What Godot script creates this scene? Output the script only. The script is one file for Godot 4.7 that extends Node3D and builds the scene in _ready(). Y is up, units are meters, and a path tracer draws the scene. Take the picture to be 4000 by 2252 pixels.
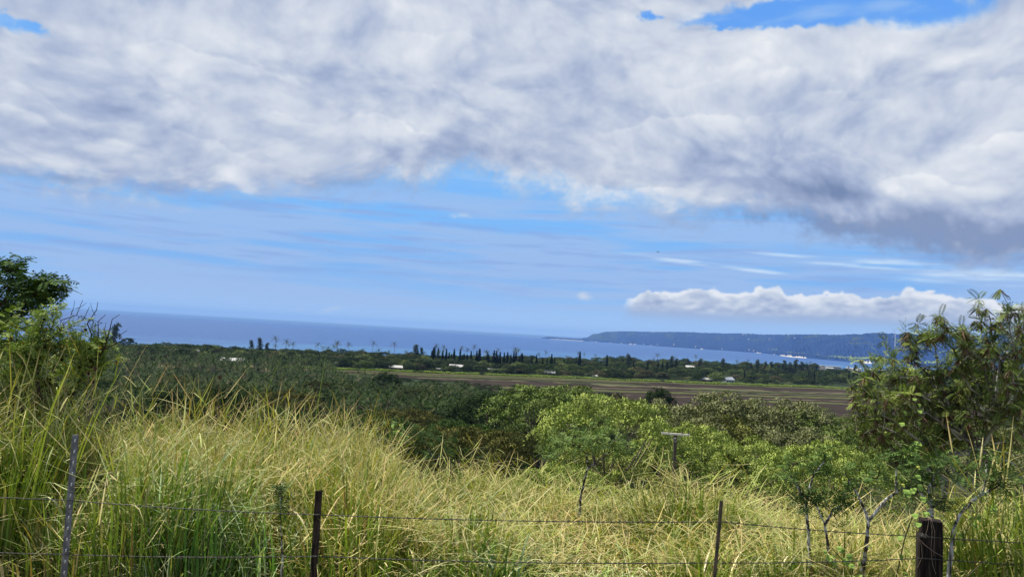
extends Node3D
# A hillside pasture behind a wire fence, looking over a palm grove, fields and a bay to a blue headland.
# World: sea level y = 0 at the foot, eye at 50 m; bearings run clockwise in degrees from -Z.

const EYE := 50.0
const EARTH := 7.4e6
const EXPOSURE := 1.55

# cloud layout by bearing and elevation: [bearing, elevation, half width, half height, slope, amount]
const LUMPS := [[-14.8,17.2,9.6,3.53,-8,0.12], [-0.8,22.9,11.2,2.88,-3,0.10], [8.3,11.6,5.4,1.28,0,0.30], [21.2,21.8,11.2,2.24,-3,0.22], [13.8,21.3,8.0,2.24,-3,0.15], [30.5,20.8,4.8,1.92,-3,0.12], [33.7,14.0,4.5,2.88,-3,0.15], [22.7,18.6,3.2,1.28,-3,-0.12], [14.9,17.1,5.8,1.28,-3,0.18], [18.6,14.3,8.0,1.76,-3,-0.15], [24.3,11.8,9.0,1.92,2,-0.22], [29.5,9.0,9.6,1.44,1,-0.45], [18.8,9.5,8.0,0.90,1,-0.36], [34.6,8.1,3.8,1.44,-3,-0.30], [-15.6,17.8,8.0,0.96,0,-0.16], [-33.0,16.0,3.8,0.51,9,-0.20], [-30.2,14.2,7.4,0.58,2,-0.12], [-33.8,11.7,5.4,0.83,17,-0.18], [-24.5,11.4,4.8,1.60,2,-0.12], [-32.5,8.6,3.5,0.45,-3,-0.32], [-33.7,10.0,3.8,1.09,12,0.12], [-29.8,12.1,3.2,0.71,19,0.12], [-21.2,10.6,1.3,0.77,37,0.36], [-22.6,14.0,0.8,0.96,17,0.15], [-14.3,10.5,4.8,0.83,12,-0.22], [-11.5,15.2,2.9,0.90,-3,0.15], [-11.0,13.6,1.6,0.77,17,-0.16], [-25.0,18.0,4.8,1.15,12,0.18], [-21.4,20.6,3.2,0.96,7,0.12], [-26.5,19.7,4.8,0.42,7,-0.14], [-36.0,16.5,2.9,0.96,7,0.10], [4.6,21.7,2.2,1.60,-3,-0.12], [7.8,20.1,0.4,0.38,-3,-0.15], [16.5,20.8,3.8,0.80,-3,0.10], [20.8,15.9,3.8,0.96,7,-0.12], [29.7,12.4,2.6,0.71,2,0.14], [22.6,12.1,1.9,0.58,2,-0.24], [34.4,17.2,1.9,1.92,-3,0.12], [28.4,19.6,2.9,0.71,2,-0.16], [-8.0,10.3,3.8,0.45,2,-0.15], [-5.1,13.6,6.4,1.92,2,-0.05]]
const HOLES := [[22.8,24.5,7.4,0.96,1,1.60], [18.0,23.9,4.8,0.45,3,1.20], [9.6,24.6,0.8,0.38,-3,1.20], [30.0,23.3,4.2,0.96,1,0.80], [-36.8,18.8,2.2,0.35,9,1.30], [-35.3,18.9,1.9,0.26,9,0.80]]
const PUFFS := [[-25.4,8.7,1.3,0.32,0,0.55], [-32.6,7.7,1.4,0.38,0,0.45], [-4.4,9.1,1.0,0.29,0,0.80], [6.2,3.4,0.8,0.42,0,0.60], [-16.2,1.1,0.7,0.19,0,0.40], [-13.6,1.2,1.3,0.26,-13,0.45], [0.8,1.6,1.3,0.32,0,0.20], [-21.1,10.5,1.6,0.83,32,1.10], [-22.8,10.8,1.3,0.51,17,0.90]]
const WISPS := [[12.9,6.5,3.5,0.26,7,0.80], [18.3,6.0,4.2,0.19,6,0.90], [21.1,7.1,4.2,0.19,4,0.70], [33.1,6.0,4.8,0.51,3,1.00], [28.3,6.7,4.2,0.26,3,0.90], [30.3,5.5,4.8,0.22,2,0.60], [25.8,6.4,4.8,0.16,4,0.80], [34.7,5.2,2.6,0.16,2,0.70], [10.1,6.8,1.9,0.13,5,0.50]]
const BANK := [[9.0,2.6], [9.5,3.3], [11.2,3.94], [13.0,4.12], [14.5,4.49], [15.7,4.23], [16.9,4.09], [18.4,4.23], [20.1,4.68], [21.8,4.23], [23.2,3.98], [24.5,4.28], [25.8,4.20], [27.1,4.15], [28.4,4.44], [29.4,4.63], [30.3,4.40], [31.7,4.54], [32.7,4.23], [33.8,4.12], [35.3,3.73], [40.0,3.9], [46.0,3.2]]
const BILLOWS := [[6.5, 21.5, 16.6, 0.4, 0.17, 1.7, 1.0], [5.4, 13.8, 11.9, -0.2, 0.26, 0.8, 0.5], [27.0, 33.5, 12.6, -0.6, 0.17, 1.0, 0.5], [32.8, 40.0, 14.6, 0.6, 0.2, 1.4, 0.6], [15.0, 19.5, 21.0, 0.0, 0.10, 1.0, 0.3], [-14.5, -7.5, 15.6, -0.3, 0.15, 1.2, 0.8], [-21.5, -16.0, 15.9, -0.9, 0.10, 0.9, 0.3], [-39.0, -27.5, 12.6, -1.3, 0.14, 1.0, 0.5], [-39.0, -28.0, 14.6, -2.2, 0.11, 0.8, 0.2], [21.5, 28.5, 18.0, 0.0, 0.10, 0.9, 0.4], [-30.0, -17.0, 18.6, -0.5, 0.12, 1.1, 0.5], [-4.0, 5.5, 19.6, -0.4, 0.09, 1.2, 0.5], [21.0, 27.0, 14.2, -0.5, 0.09, 0.8, 0.4], [-4.0, 4.0, 12.4, -0.3, 0.10, 0.8, 0.3], [10.0, 23.0, 19.6, 0.5, 0.09, 1.0, 0.4], [-12.0, -2.0, 22.5, 0.3, 0.08, 1.0, 0.4], [29.0, 37.0, 18.6, -0.4, 0.12, 1.0, 0.5], [14.0, 25.0, 11.4, -0.9, 0.10, 0.7, 0.3], [-28.0, -19.0, 13.2, -1.2, 0.10, 0.8, 0.3]]
const EDGE := [[-60.0,8.5], [-36.0,7.6], [-31.8,8.0], [-21.6,9.4], [-9.6,9.7], [-3.3,11.0], [2.0,10.6], [4.6,9.6], [15.9,8.85], [27.0,7.9], [35.8,6.6], [60.0,8.5]]

var numbers := {}
var rng := RandomNumberGenerator.new()
var bumps := noise_3(11, 1.0, 5)


func noise_3(seed_: int, freq: float, octaves := 5, gain := 0.5) -> FastNoiseLite:
	var n := FastNoiseLite.new()
	n.noise_type = FastNoiseLite.TYPE_SIMPLEX_SMOOTH
	n.seed = seed_
	n.frequency = freq
	n.fractal_type = FastNoiseLite.FRACTAL_FBM
	n.fractal_octaves = octaves
	n.fractal_gain = gain
	return n


func along(table: Array, x: float) -> float:
	if x <= table[0][0]:
		return table[0][1]
	for k in range(1, table.size()):
		if x <= table[k][0]:
			var t: float = (x - table[k - 1][0]) / (table[k][0] - table[k - 1][0])
			return lerpf(table[k - 1][1], table[k][1], t * t * (3.0 - 2.0 * t))
	return table[-1][1]


func at(az: float, dist: float) -> Vector3:
	var a := deg_to_rad(az)
	return Vector3(dist * sin(a), 0, -dist * cos(a))


# ---------------------------------------------------------------- names and labels
func numbered(called: String) -> String:
	numbers[called] = numbers.get(called, -1) + 1
	return called if numbers[called] == 0 else "%s_%03d" % [called, numbers[called]]


func tag(o: Node, label := "", category := "", group := "", kind := "") -> Node:
	if label: o.set_meta("label", label)
	if category: o.set_meta("category", category)
	if group: o.set_meta("group", group)
	if kind: o.set_meta("kind", kind)
	return o


func mesh_node(called: String, m: Mesh, mat: Material, parent: Node = self, where := Transform3D()) -> MeshInstance3D:
	var o := MeshInstance3D.new()
	o.name = numbered(called) if parent == self else called
	o.mesh = m
	o.material_override = mat
	o.transform = where
	parent.add_child(o, true)
	return o


func thing(called: String, label: String, category: String, where: Vector3, turn := 0.0, group := "") -> Node3D:
	var o := Node3D.new()
	o.name = numbered(called)
	add_child(o)
	o.position = where
	o.rotation.y = turn
	tag(o, label, category, group)
	return o


func copy_of(o: Node3D, where: Vector3, turn: float, size := 1.0, label := "", group := "") -> Node3D:
	var c: Node3D = o.duplicate()
	c.name = numbered(String(o.get_meta("kind_name")))
	add_child(c)
	c.position = where
	c.rotation = Vector3(0, turn, 0)
	c.scale = Vector3.ONE * size
	tag(c, label, "", group)
	return c


# ---------------------------------------------------------------- geometry
class Geo:
	var v := PackedVector3Array()
	var n := PackedVector3Array()
	var c := PackedColorArray()
	var ix := PackedInt32Array()

	func quad(a: Vector3, b: Vector3, d: Vector3, e: Vector3, col: Color) -> void:
		var k := v.size()
		var nn := (d - a).cross(b - a).normalized()
		v.append(a); v.append(b); v.append(d); v.append(e)
		n.append(nn); n.append(nn); n.append(nn); n.append(nn)
		c.append(col); c.append(col); c.append(col); c.append(col)
		ix.append(k); ix.append(k + 1); ix.append(k + 2)
		ix.append(k); ix.append(k + 2); ix.append(k + 3)

	func tri(a: Vector3, b: Vector3, d: Vector3, col: Color) -> void:
		var k := v.size()
		var nn := (d - a).cross(b - a).normalized()
		v.append(a); v.append(b); v.append(d)
		n.append(nn); n.append(nn); n.append(nn)
		c.append(col); c.append(col); c.append(col)
		ix.append(k); ix.append(k + 1); ix.append(k + 2)

	# a pointed leaf face: a rhombus from base to tip
	func leaf(base: Vector3, dir: Vector3, side: Vector3, length: float, width: float, col: Color) -> void:
		var m := base + dir * (length * 0.45)
		quad(base, m - side * (width * 0.5), base + dir * length, m + side * (width * 0.5), col)

	func box(lo: Vector3, hi: Vector3, col: Color) -> void:
		var p := []
		for k in 8:
			p.append(Vector3(hi.x if k & 1 else lo.x, hi.y if k & 2 else lo.y, hi.z if k & 4 else lo.z))
		quad(p[0], p[2], p[3], p[1], col)
		quad(p[5], p[7], p[6], p[4], col)
		quad(p[4], p[6], p[2], p[0], col)
		quad(p[1], p[3], p[7], p[5], col)
		quad(p[2], p[6], p[7], p[3], col)
		quad(p[4], p[0], p[1], p[5], col)

	func tube(pts: Array, radii: Array, sides: int, col: Color, cap := false) -> void:
		var first := v.size()
		var side := Vector3.RIGHT
		for k in pts.size():
			var p: Vector3 = pts[k]
			var fwd: Vector3 = ((pts[mini(k + 1, pts.size() - 1)] as Vector3) - (pts[maxi(k - 1, 0)] as Vector3)).normalized()
			if absf(fwd.dot(side)) > 0.9:
				side = Vector3.FORWARD if absf(fwd.z) < 0.8 else Vector3.UP
			side = (side - fwd * fwd.dot(side)).normalized()
			var up := fwd.cross(side)
			for s in sides:
				var a := TAU * s / sides
				var d := side * cos(a) + up * sin(a)
				v.append(p + d * float(radii[k]))
				n.append(d)
				c.append(col)
		for k in pts.size() - 1:
			for s in sides:
				var a := first + k * sides + s
				var b := first + k * sides + (s + 1) % sides
				ix.append(a); ix.append(a + sides); ix.append(b)
				ix.append(b); ix.append(a + sides); ix.append(b + sides)
		if cap:
			var k := v.size()
			v.append(pts[-1]); n.append(((pts[-1] as Vector3) - (pts[-2] as Vector3)).normalized()); c.append(col)
			var last := first + (pts.size() - 1) * sides
			for s in sides:
				ix.append(last + s); ix.append(k); ix.append(last + (s + 1) % sides)

	# a sheet of rows x cols points, smooth
	func grid(pts: PackedVector3Array, cols: PackedColorArray, w: int, closed := false) -> void:
		var first := v.size()
		var rows := pts.size() / w
		v.append_array(pts)
		c.append_array(cols)
		for r in rows:
			for q in w:
				var l := pts[r * w + ((q + w - 1) % w if closed else maxi(q - 1, 0))]
				var rr := pts[r * w + ((q + 1) % w if closed else mini(q + 1, w - 1))]
				var u := pts[maxi(r - 1, 0) * w + q]
				var d := pts[mini(r + 1, rows - 1) * w + q]
				var nn := (rr - l).cross(d - u).normalized()
				n.append(nn if nn.y > 0 else -nn)
		var away := (pts[1] - pts[0]).cross(pts[w] - pts[0]).y > 0.0
		for r in rows - 1:
			for q in (w if closed else w - 1):
				var a := first + r * w + q
				var b := first + r * w + (q + 1) % w
				if away:
					ix.append(a); ix.append(b + w); ix.append(b)
					ix.append(a); ix.append(a + w); ix.append(b + w)
				else:
					ix.append(a); ix.append(b); ix.append(b + w)
					ix.append(a); ix.append(b + w); ix.append(a + w)

	func mesh() -> ArrayMesh:
		var arr := []
		arr.resize(Mesh.ARRAY_MAX)
		arr[Mesh.ARRAY_VERTEX] = v
		arr[Mesh.ARRAY_NORMAL] = n
		arr[Mesh.ARRAY_COLOR] = c
		arr[Mesh.ARRAY_INDEX] = ix
		var m := ArrayMesh.new()
		m.add_surface_from_arrays(Mesh.PRIMITIVE_TRIANGLES, arr)
		return m


func paint(rough := 0.8, spec := 0.3) -> StandardMaterial3D:
	var m := StandardMaterial3D.new()
	m.vertex_color_use_as_albedo = true
	m.roughness = rough
	m.metallic_specular = spec
	m.cull_mode = BaseMaterial3D.CULL_DISABLED
	return m


func foliage(back: Color, rough := 0.6, spec := 0.35) -> StandardMaterial3D:
	var m := paint(rough, spec)
	m.backlight_enabled = true
	m.backlight = back
	return m


# ---------------------------------------------------------------- sky
func blob(b: Array, az: float, el: float) -> float:
	var dx: float = az - b[0]
	var dy: float = el - b[1]
	if absf(dx) > b[2] * 2.6 or absf(dy) > b[2] * 2.6:
		return 0.0
	var a := deg_to_rad(b[4])
	var u: float = (dx * cos(a) - dy * sin(a)) / b[2]
	var w: float = (dx * sin(a) + dy * cos(a)) / b[3]
	return b[5] * exp(-(u * u + w * w))


func sky_colour(az: float, el: float, n: Array) -> Color:
	var a := deg_to_rad(az)
	var e := deg_to_rad(el)
	var d := Vector3(sin(a) * cos(e), sin(e), -cos(a) * cos(e))
	# clear air
	var c := Color(0.68, 0.81, 0.97).lerp(Color(0.52, 0.72, 0.95), smoothstep(0.0, 5.0, el))
	c = c.lerp(Color(0.50, 0.735, 0.98), smoothstep(4.0, 10.0, el))
	c = c.lerp(Color(0.40, 0.64, 0.955), smoothstep(12.0, 26.0, el))
	c = c.lerp(Color(0.22, 0.46, 0.86), smoothstep(26.0, 80.0, el))
	var p := Vector3(d.x, d.y * 1.7, d.z)
	var w1: float = n[0].get_noise_3dv(p)
	var w2: float = n[0].get_noise_3d(p.x + 9.0, p.y, p.z - 5.0)
	# thin veil in streaks low over the sea
	if el < 14.0:
		var s: float = n[1].get_noise_3d(d.x * 2.2 + w1 * 0.05, (el + w1 * 0.5) * 0.62, d.z * 2.2)
		var s2: float = n[1].get_noise_3d(d.x * 6.0 + 7.0, (el + w2 * 0.4) * 1.7, d.z * 6.0)
		var dense := smoothstep(-0.35, 0.35, s * 1.1 + s2 * 0.45 + 0.16 - 0.14 * smoothstep(6.8, 8.2, el) * smoothstep(12.0, -12.0, az) )
		dense *= smoothstep(0.2, 2.5, el) * (1.0 - smoothstep(9.5, 13.5, el)) * 0.85
		c = c.lerp(Color(0.66, 0.76, 0.92), dense * 0.8)
		c = c.lerp(Color(0.54, 0.67, 0.89), 0.55 * smoothstep(0.05, 0.5, s2 - s * 0.4) * smoothstep(2.0, 5.0, el) * (1.0 - smoothstep(9.0, 12.0, el)))
		# wisps catching the light
		var wisp := 0.0
		for b in WISPS:
			wisp = maxf(wisp, blob(b, az + w1 * 1.2, el + w2 * 0.35))
		if wisp > 0.02:
			var f: float = n[1].get_noise_3d(d.x * 9.0, el * 3.4 + az * 0.12, d.z * 9.0)
			c = c.lerp(Color(0.83, 0.91, 0.99), clampf(smoothstep(0.15, 0.9, wisp * (0.75 + 0.9 * f)) * 0.85, 0.0, 1.0))
		# cumulus bank over the land
		if az > 7.0 and az < 75.0 and el < 6.0:
			var top := along(BANK, az + w2 * 0.5)
			var lob: float = n[3].get_noise_3d(d.x * 22.0, el * 0.75, d.z * 22.0)
			var lob2: float = n[3].get_noise_3d(d.x * 60.0, el * 2.1, d.z * 60.0)
			top += (0.55 * lob + 0.22 * lob2) * smoothstep(8.6, 10.5, az)
			var inside := smoothstep(0.0, 0.10, top - el)
			var base := 2.1 + w1 * 0.5
			inside *= smoothstep(base - 0.9, base + 0.7, el) * smoothstep(8.6, 10.0, az) * (1.0 - smoothstep(55.0, 75.0, az))
			if inside > 0.0:
				var f1: float = n[2].get_noise_3d(d.x * 16.0, el * 0.55, d.z * 16.0)
				var f2: float = n[2].get_noise_3d(d.x * 16.0 - 0.05, el * 0.55 + 0.16, d.z * 16.0)
				var lum := 0.60 + 0.55 * smoothstep(0.75, 0.0, top - el + f1 * 1.0) + 0.45 * (f1 - f2) + 0.15 * f1 + 0.12 * lob2
				lum = lerpf(lum, 0.46, 1.0 - smoothstep(base, base + 0.9, el))
				c = c.lerp(cloud_tone(lum), inside * 0.97)
	if el > 12.0:
		var thin: float = n[1].get_noise_3d(d.x * 7.0 + 3.0, el * 0.5, d.z * 7.0)
		c = c.lerp(Color(0.74, 0.82, 0.94), 0.45 * smoothstep(-0.1, 0.6, thin + 0.2 * w1))
	# single puffs
	for b in PUFFS:
		var k := blob(b, az + w1 * 0.9, el + w2 * 0.5)
		if k > 0.03:
			var f: float = n[2].get_noise_3d(d.x * 20.0, el * 0.6, d.z * 20.0)
			c = c.lerp(cloud_tone(0.62 + 0.26 * k + 0.3 * f), smoothstep(0.12, 0.85, k * (0.9 + 1.5 * f)) * 0.8)
	# the broad deck
	var edge := along(EDGE, az) if absf(az) < 60.0 else 8.5
	var q := Vector3(p.x * 8.4 + w1 * 0.8, p.y * 7.4 + w2 * 0.8, p.z * 8.4)
	var f1: float = n[2].get_noise_3dv(q)
	var g1: float = n[3].get_noise_3d(q.x * 3.4, q.y * 3.0, q.z * 3.4)
	var h1: float = n[3].get_noise_3d(q.x * 11.0, q.y * 9.0, q.z * 11.0)
	var cov := (el - edge) * 0.9 + 1.9 * w1 + 0.9 * w2 + f1 * 1.3 + g1 * 0.9 + h1 * 0.5
	if el > 14.0:
		cov = minf(cov, 3.2 + g1 + f1)
		if absf(az) > 44.0 or el > 29.0:
			cov -= 6.0 * smoothstep(0.22, 0.5, n[0].get_noise_3d(p.x * 0.8 + 31.0, p.y * 0.8, p.z * 0.8))
	for b in HOLES:
		cov -= 4.2 * blob(b, az + w1 * 2.4 + g1 * 1.6, el + w2 * 0.9 + g1 * 0.5 + h1 * 0.25)
	var cover := smoothstep(-0.7, 2.1, cov)
	if cover > 0.0:
		var f2: float = n[2].get_noise_3d(q.x - 0.08, q.y + 0.25, q.z)
		# rounded puffs with creases between them
		var puff: float = absf(n[2].get_noise_3d(q.x * 1.1 + 4.0, q.y * 1.2, q.z * 1.1 + g1 * 0.15))
		var puff2: float = absf(n[3].get_noise_3d(q.x * 3.6 + 9.0, q.y * 3.2, q.z * 3.6))
		var lum := 0.60 + 0.10 * f1 + 0.24 * (f1 - f2) + 0.035 * g1 + 0.018 * h1 + 0.10 * w1 + 0.26 * (puff - 0.16) + 0.06 * (puff2 - 0.16)
		var lx := az + w1 * 2.4 + f1 * 1.2
		var ly := el + w2 * 1.2 + g1 * 0.35
		for b in LUMPS:
			lum += 0.85 * blob(b, lx, ly)
		# billows: crisp lit upper edges that fade downwards
		var scallop: float = 1.3 * n[4].get_noise_3d(d.x * 9.0, 0.0, d.z * 9.0) + 0.5 * g1
		for k in BILLOWS:
			if az > k[0] - 1.5 and az < k[1] + 1.5:
				var t: float = (az - k[0]) / (k[1] - k[0])
				var under: float = k[2] + k[3] * t + k[6] * 4.0 * t * (1.0 - t) + 0.75 * scallop - el
				if under > -0.05 and under < k[5] * 4.0:
					var fade := smoothstep(-0.12, 0.22, t) * smoothstep(1.12, 0.78, t)
					lum += k[4] * fade * smoothstep(-0.02, 0.16, under) * exp(-under / k[5]) * (1.0 + 0.8 * f1)
		lum -= 0.14 * (1.0 - smoothstep(0.3, 3.0, cov)) * smoothstep(13.0, 8.0, el)
		c = c.lerp(cloud_tone(lum), cover)
	return c


func cloud_tone(t: float) -> Color:
	if t < 0.45:
		return Color(0.47, 0.545, 0.69).lerp(Color(0.655, 0.71, 0.825), clampf((t - 0.1) / 0.35, 0.0, 1.0))
	if t < 0.72:
		return Color(0.655, 0.71, 0.825).lerp(Color(0.80, 0.835, 0.895), (t - 0.45) / 0.27)
	return Color(0.80, 0.835, 0.895).lerp(Color(0.935, 0.945, 0.962), clampf((t - 0.72) / 0.33, 0.0, 1.0))


func sky_rows(w: int, h: int, x0: int, x1: int, y1: int) -> Image:
	var n := [noise_3(3, 1.6, 3), noise_3(5, 1.0, 4), noise_3(8, 1.0, 5, 0.52), noise_3(13, 1.0, 4, 0.55), noise_3(17, 1.0, 4, 0.5)]
	var im := Image.create(x1 - x0, y1, false, Image.FORMAT_RGB8)
	for y in y1:
		var el := 90.0 - 180.0 * (y + 0.5) / h
		for x in range(x0, x1):
			im.set_pixel(x - x0, y, sky_colour(360.0 * (x + 0.5) / w - 180.0, el, n))
	return im


func make_sky() -> PanoramaSkyMaterial:
	var whole := sky_rows(512, 256, 0, 512, 128)
	whole.resize(4096, 1024, Image.INTERPOLATE_CUBIC)
	# the same sky drawn finer where it is looked at
	var n := [noise_3(3, 1.6, 3), noise_3(5, 1.0, 4), noise_3(8, 1.0, 5, 0.52), noise_3(13, 1.0, 4, 0.55), noise_3(17, 1.0, 4, 0.5)]
	var x0 := 2048 - 500
	for y in range(1024 - 345, 1024):
		var el := 90.0 - 180.0 * (y + 0.5) / 2048.0
		for x in range(x0, x0 + 1000):
			whole.set_pixel(x, y, sky_colour(360.0 * (x + 0.5) / 4096.0 - 180.0, el, n))
	var full := Image.create(4096, 2048, false, Image.FORMAT_RGB8)
	full.fill(Color(0.45, 0.55, 0.68))
	full.blit_rect(whole, Rect2i(2048, 0, 2048, 1024), Vector2i.ZERO)  # straight ahead lies at the picture's edge
	full.blit_rect(whole, Rect2i(0, 0, 2048, 1024), Vector2i(2048, 0))
	var m := PanoramaSkyMaterial.new()
	m.panorama = ImageTexture.create_from_image(full)
	return m


# ---------------------------------------------------------------- land
const PROFILE := [[0.0, 48.4], [4.0, 48.1], [6.0, 47.5], [9.0, 47.0], [12.0, 46.4], [16.0, 45.2], [20.0, 43.6], [30.0, 40.0], [50.0, 35.0], [80.0, 30.0], [120.0, 25.0], [180.0, 18.0], [260.0, 11.0], [350.0, 6.5], [430.0, 4.5], [520.0, 4.0], [9000.0, 4.0]]


func inland(x: float, z: float) -> float:
	var wave := 30.0 * sin(x * 0.011) + 14.0 * sin(x * 0.031 + 1.0)
	return (z + 1214.0 + 0.824 * x + wave) / 1.296


func ground_y(x: float, z: float) -> float:
	var dist := Vector2(x, z).length()
	var y := lerp_profile(dist)
	if z > -4.0 and dist > 4.0:
		y = lerpf(y, 48.4 + 0.04 * (dist - 4.0), smoothstep(-4.0, 4.0, z))
	if dist > 200.0:
		var s := inland(x, z)
		if s < 70.0:
			y = minf(y, maxf(-9.0, s * 0.058 if s > 0.0 else s * 0.05))
		elif z < -300.0:
			y += 0.8 * bumps.get_noise_2d(x * 0.01, z * 0.01)
	elif dist > 7.0:
		y += 0.25 * bumps.get_noise_2d(x * 0.12, z * 0.12) * minf(1.0, dist / 14.0)
	return y - dist * dist / (2.0 * EARTH)


func lerp_profile(x: float) -> float:
	for k in range(1, PROFILE.size()):
		if x <= PROFILE[k][0]:
			var t: float = (x - PROFILE[k - 1][0]) / (PROFILE[k][0] - PROFILE[k - 1][0])
			return lerpf(PROFILE[k - 1][1], PROFILE[k][1], t)
	return 4.0


func on(az: float, dist: float) -> Vector3:
	var p := at(az, dist)
	p.y = ground_y(p.x, p.z)
	return p


func bearings() -> PackedFloat32Array:
	var b := PackedFloat32Array()
	var a := -180.0
	while a < 180.0:
		b.append(a)
		a += 0.6 if a >= -48.0 and a < 60.0 else 6.0
	return b


func build_land() -> void:
	var soil := noise_3(21, 1.0, 4)
	var bs := bearings()
	var radii := [0.6]
	while radii[-1] < 7000.0:
		radii.append(radii[-1] * 1.055 + 0.15)
	var pts := PackedVector3Array()
	var cols := PackedColorArray()
	for r in radii:
		for b in bs:
			var p := on(b, r)
			pts.append(p)
			var t: float = soil.get_noise_2d(p.x * 0.35, p.z * 0.35) + soil.get_noise_2d(p.x * 0.02, p.z * 0.02)
			var col := Color(0.11, 0.085, 0.045).lerp(Color(0.07, 0.085, 0.03), smoothstep(-0.3, 0.4, t))
			if r > 60.0:
				col = Color(0.022, 0.034, 0.013).lerp(Color(0.06, 0.065, 0.028), smoothstep(0.15, 0.7, t))
			if b > -31.0 and b < -12.5 and r > 680.0 and r < 810.0 and t > 0.02:
				col = Color(0.26, 0.21, 0.11)
			var s := inland(p.x, p.z)
			if r > 300.0 and s < 26.0 + t * 10.0:
				col = Color(0.58, 0.51, 0.38)
			cols.append(col)
	var g := Geo.new()
	g.grid(pts, cols, bs.size(), true)
	var m := paint(0.95, 0.15)
	tag(mesh_node("ground", g.mesh(), m), "grassy hillside falling to a coastal plain", "", "", "structure")
	# the sea, as round as the earth
	var sea := Geo.new()
	pts = PackedVector3Array()
	cols = PackedColorArray()
	var ring := [500.0]
	while ring[-1] < 30500.0:
		ring.append(ring[-1] * 1.03)
	for r in ring:
		for b in bs:
			var p := at(b, r)
			var s := -inland(p.x, p.z)
			p.y = -r * r / (2.0 * EARTH)
			pts.append(p)
			var t: float = soil.get_noise_2d(p.x * 0.0025, p.z * 0.0025)
			var reef := 1.0 - smoothstep(60.0, 900.0, s + t * 520.0)
			cols.append(Color(0.010, 0.055, 0.20).lerp(Color(0.035, 0.13, 0.27), reef * 0.7))
	sea.grid(pts, cols, bs.size(), true)
	var w := paint(0.32, 0.28)
	var ripple := NoiseTexture2D.new()
	ripple.width = 1024; ripple.height = 1024
	ripple.seamless = true
	ripple.noise = noise_3(31, 0.012, 5, 0.6)
	w.heightmap_enabled = true
	w.heightmap_texture = ripple
	w.heightmap_scale = 420.0
	w.uv1_triplanar = true
	w.uv1_world_triplanar = true
	w.uv1_scale = Vector3(0.0035, 0.0035, 0.0012)
	tag(mesh_node("sea", sea.mesh(), w), "blue sea", "", "", "structure")
	build_hills()
	build_fields()


const SHORE := [[2.6, 14600.0], [3.6, 13600.0], [6.0, 13300.0], [7.5, 12000.0], [10.0, 11000.0], [13.2, 9300.0], [16.0, 8700.0], [19.1, 7900.0], [21.9, 5300.0], [25.9, 4500.0], [28.0, 4250.0], [33.0, 3900.0], [40.0, 3700.0], [75.0, 3500.0]]
const RIDGE := [[2.6, -0.20], [3.1, -0.06], [4.5, -0.09], [5.6, -0.10], [6.1, 0.02], [6.8, 0.40], [7.9, 0.64], [8.9, 0.75], [10.1, 0.80], [14.7, 0.98], [19.1, 1.10], [24.6, 1.36], [26.0, 1.5], [27.2, 1.64], [29.4, 1.68], [32.0, 1.75], [36.0, 2.0], [50.0, 2.4], [75.0, 2.0]]


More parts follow.
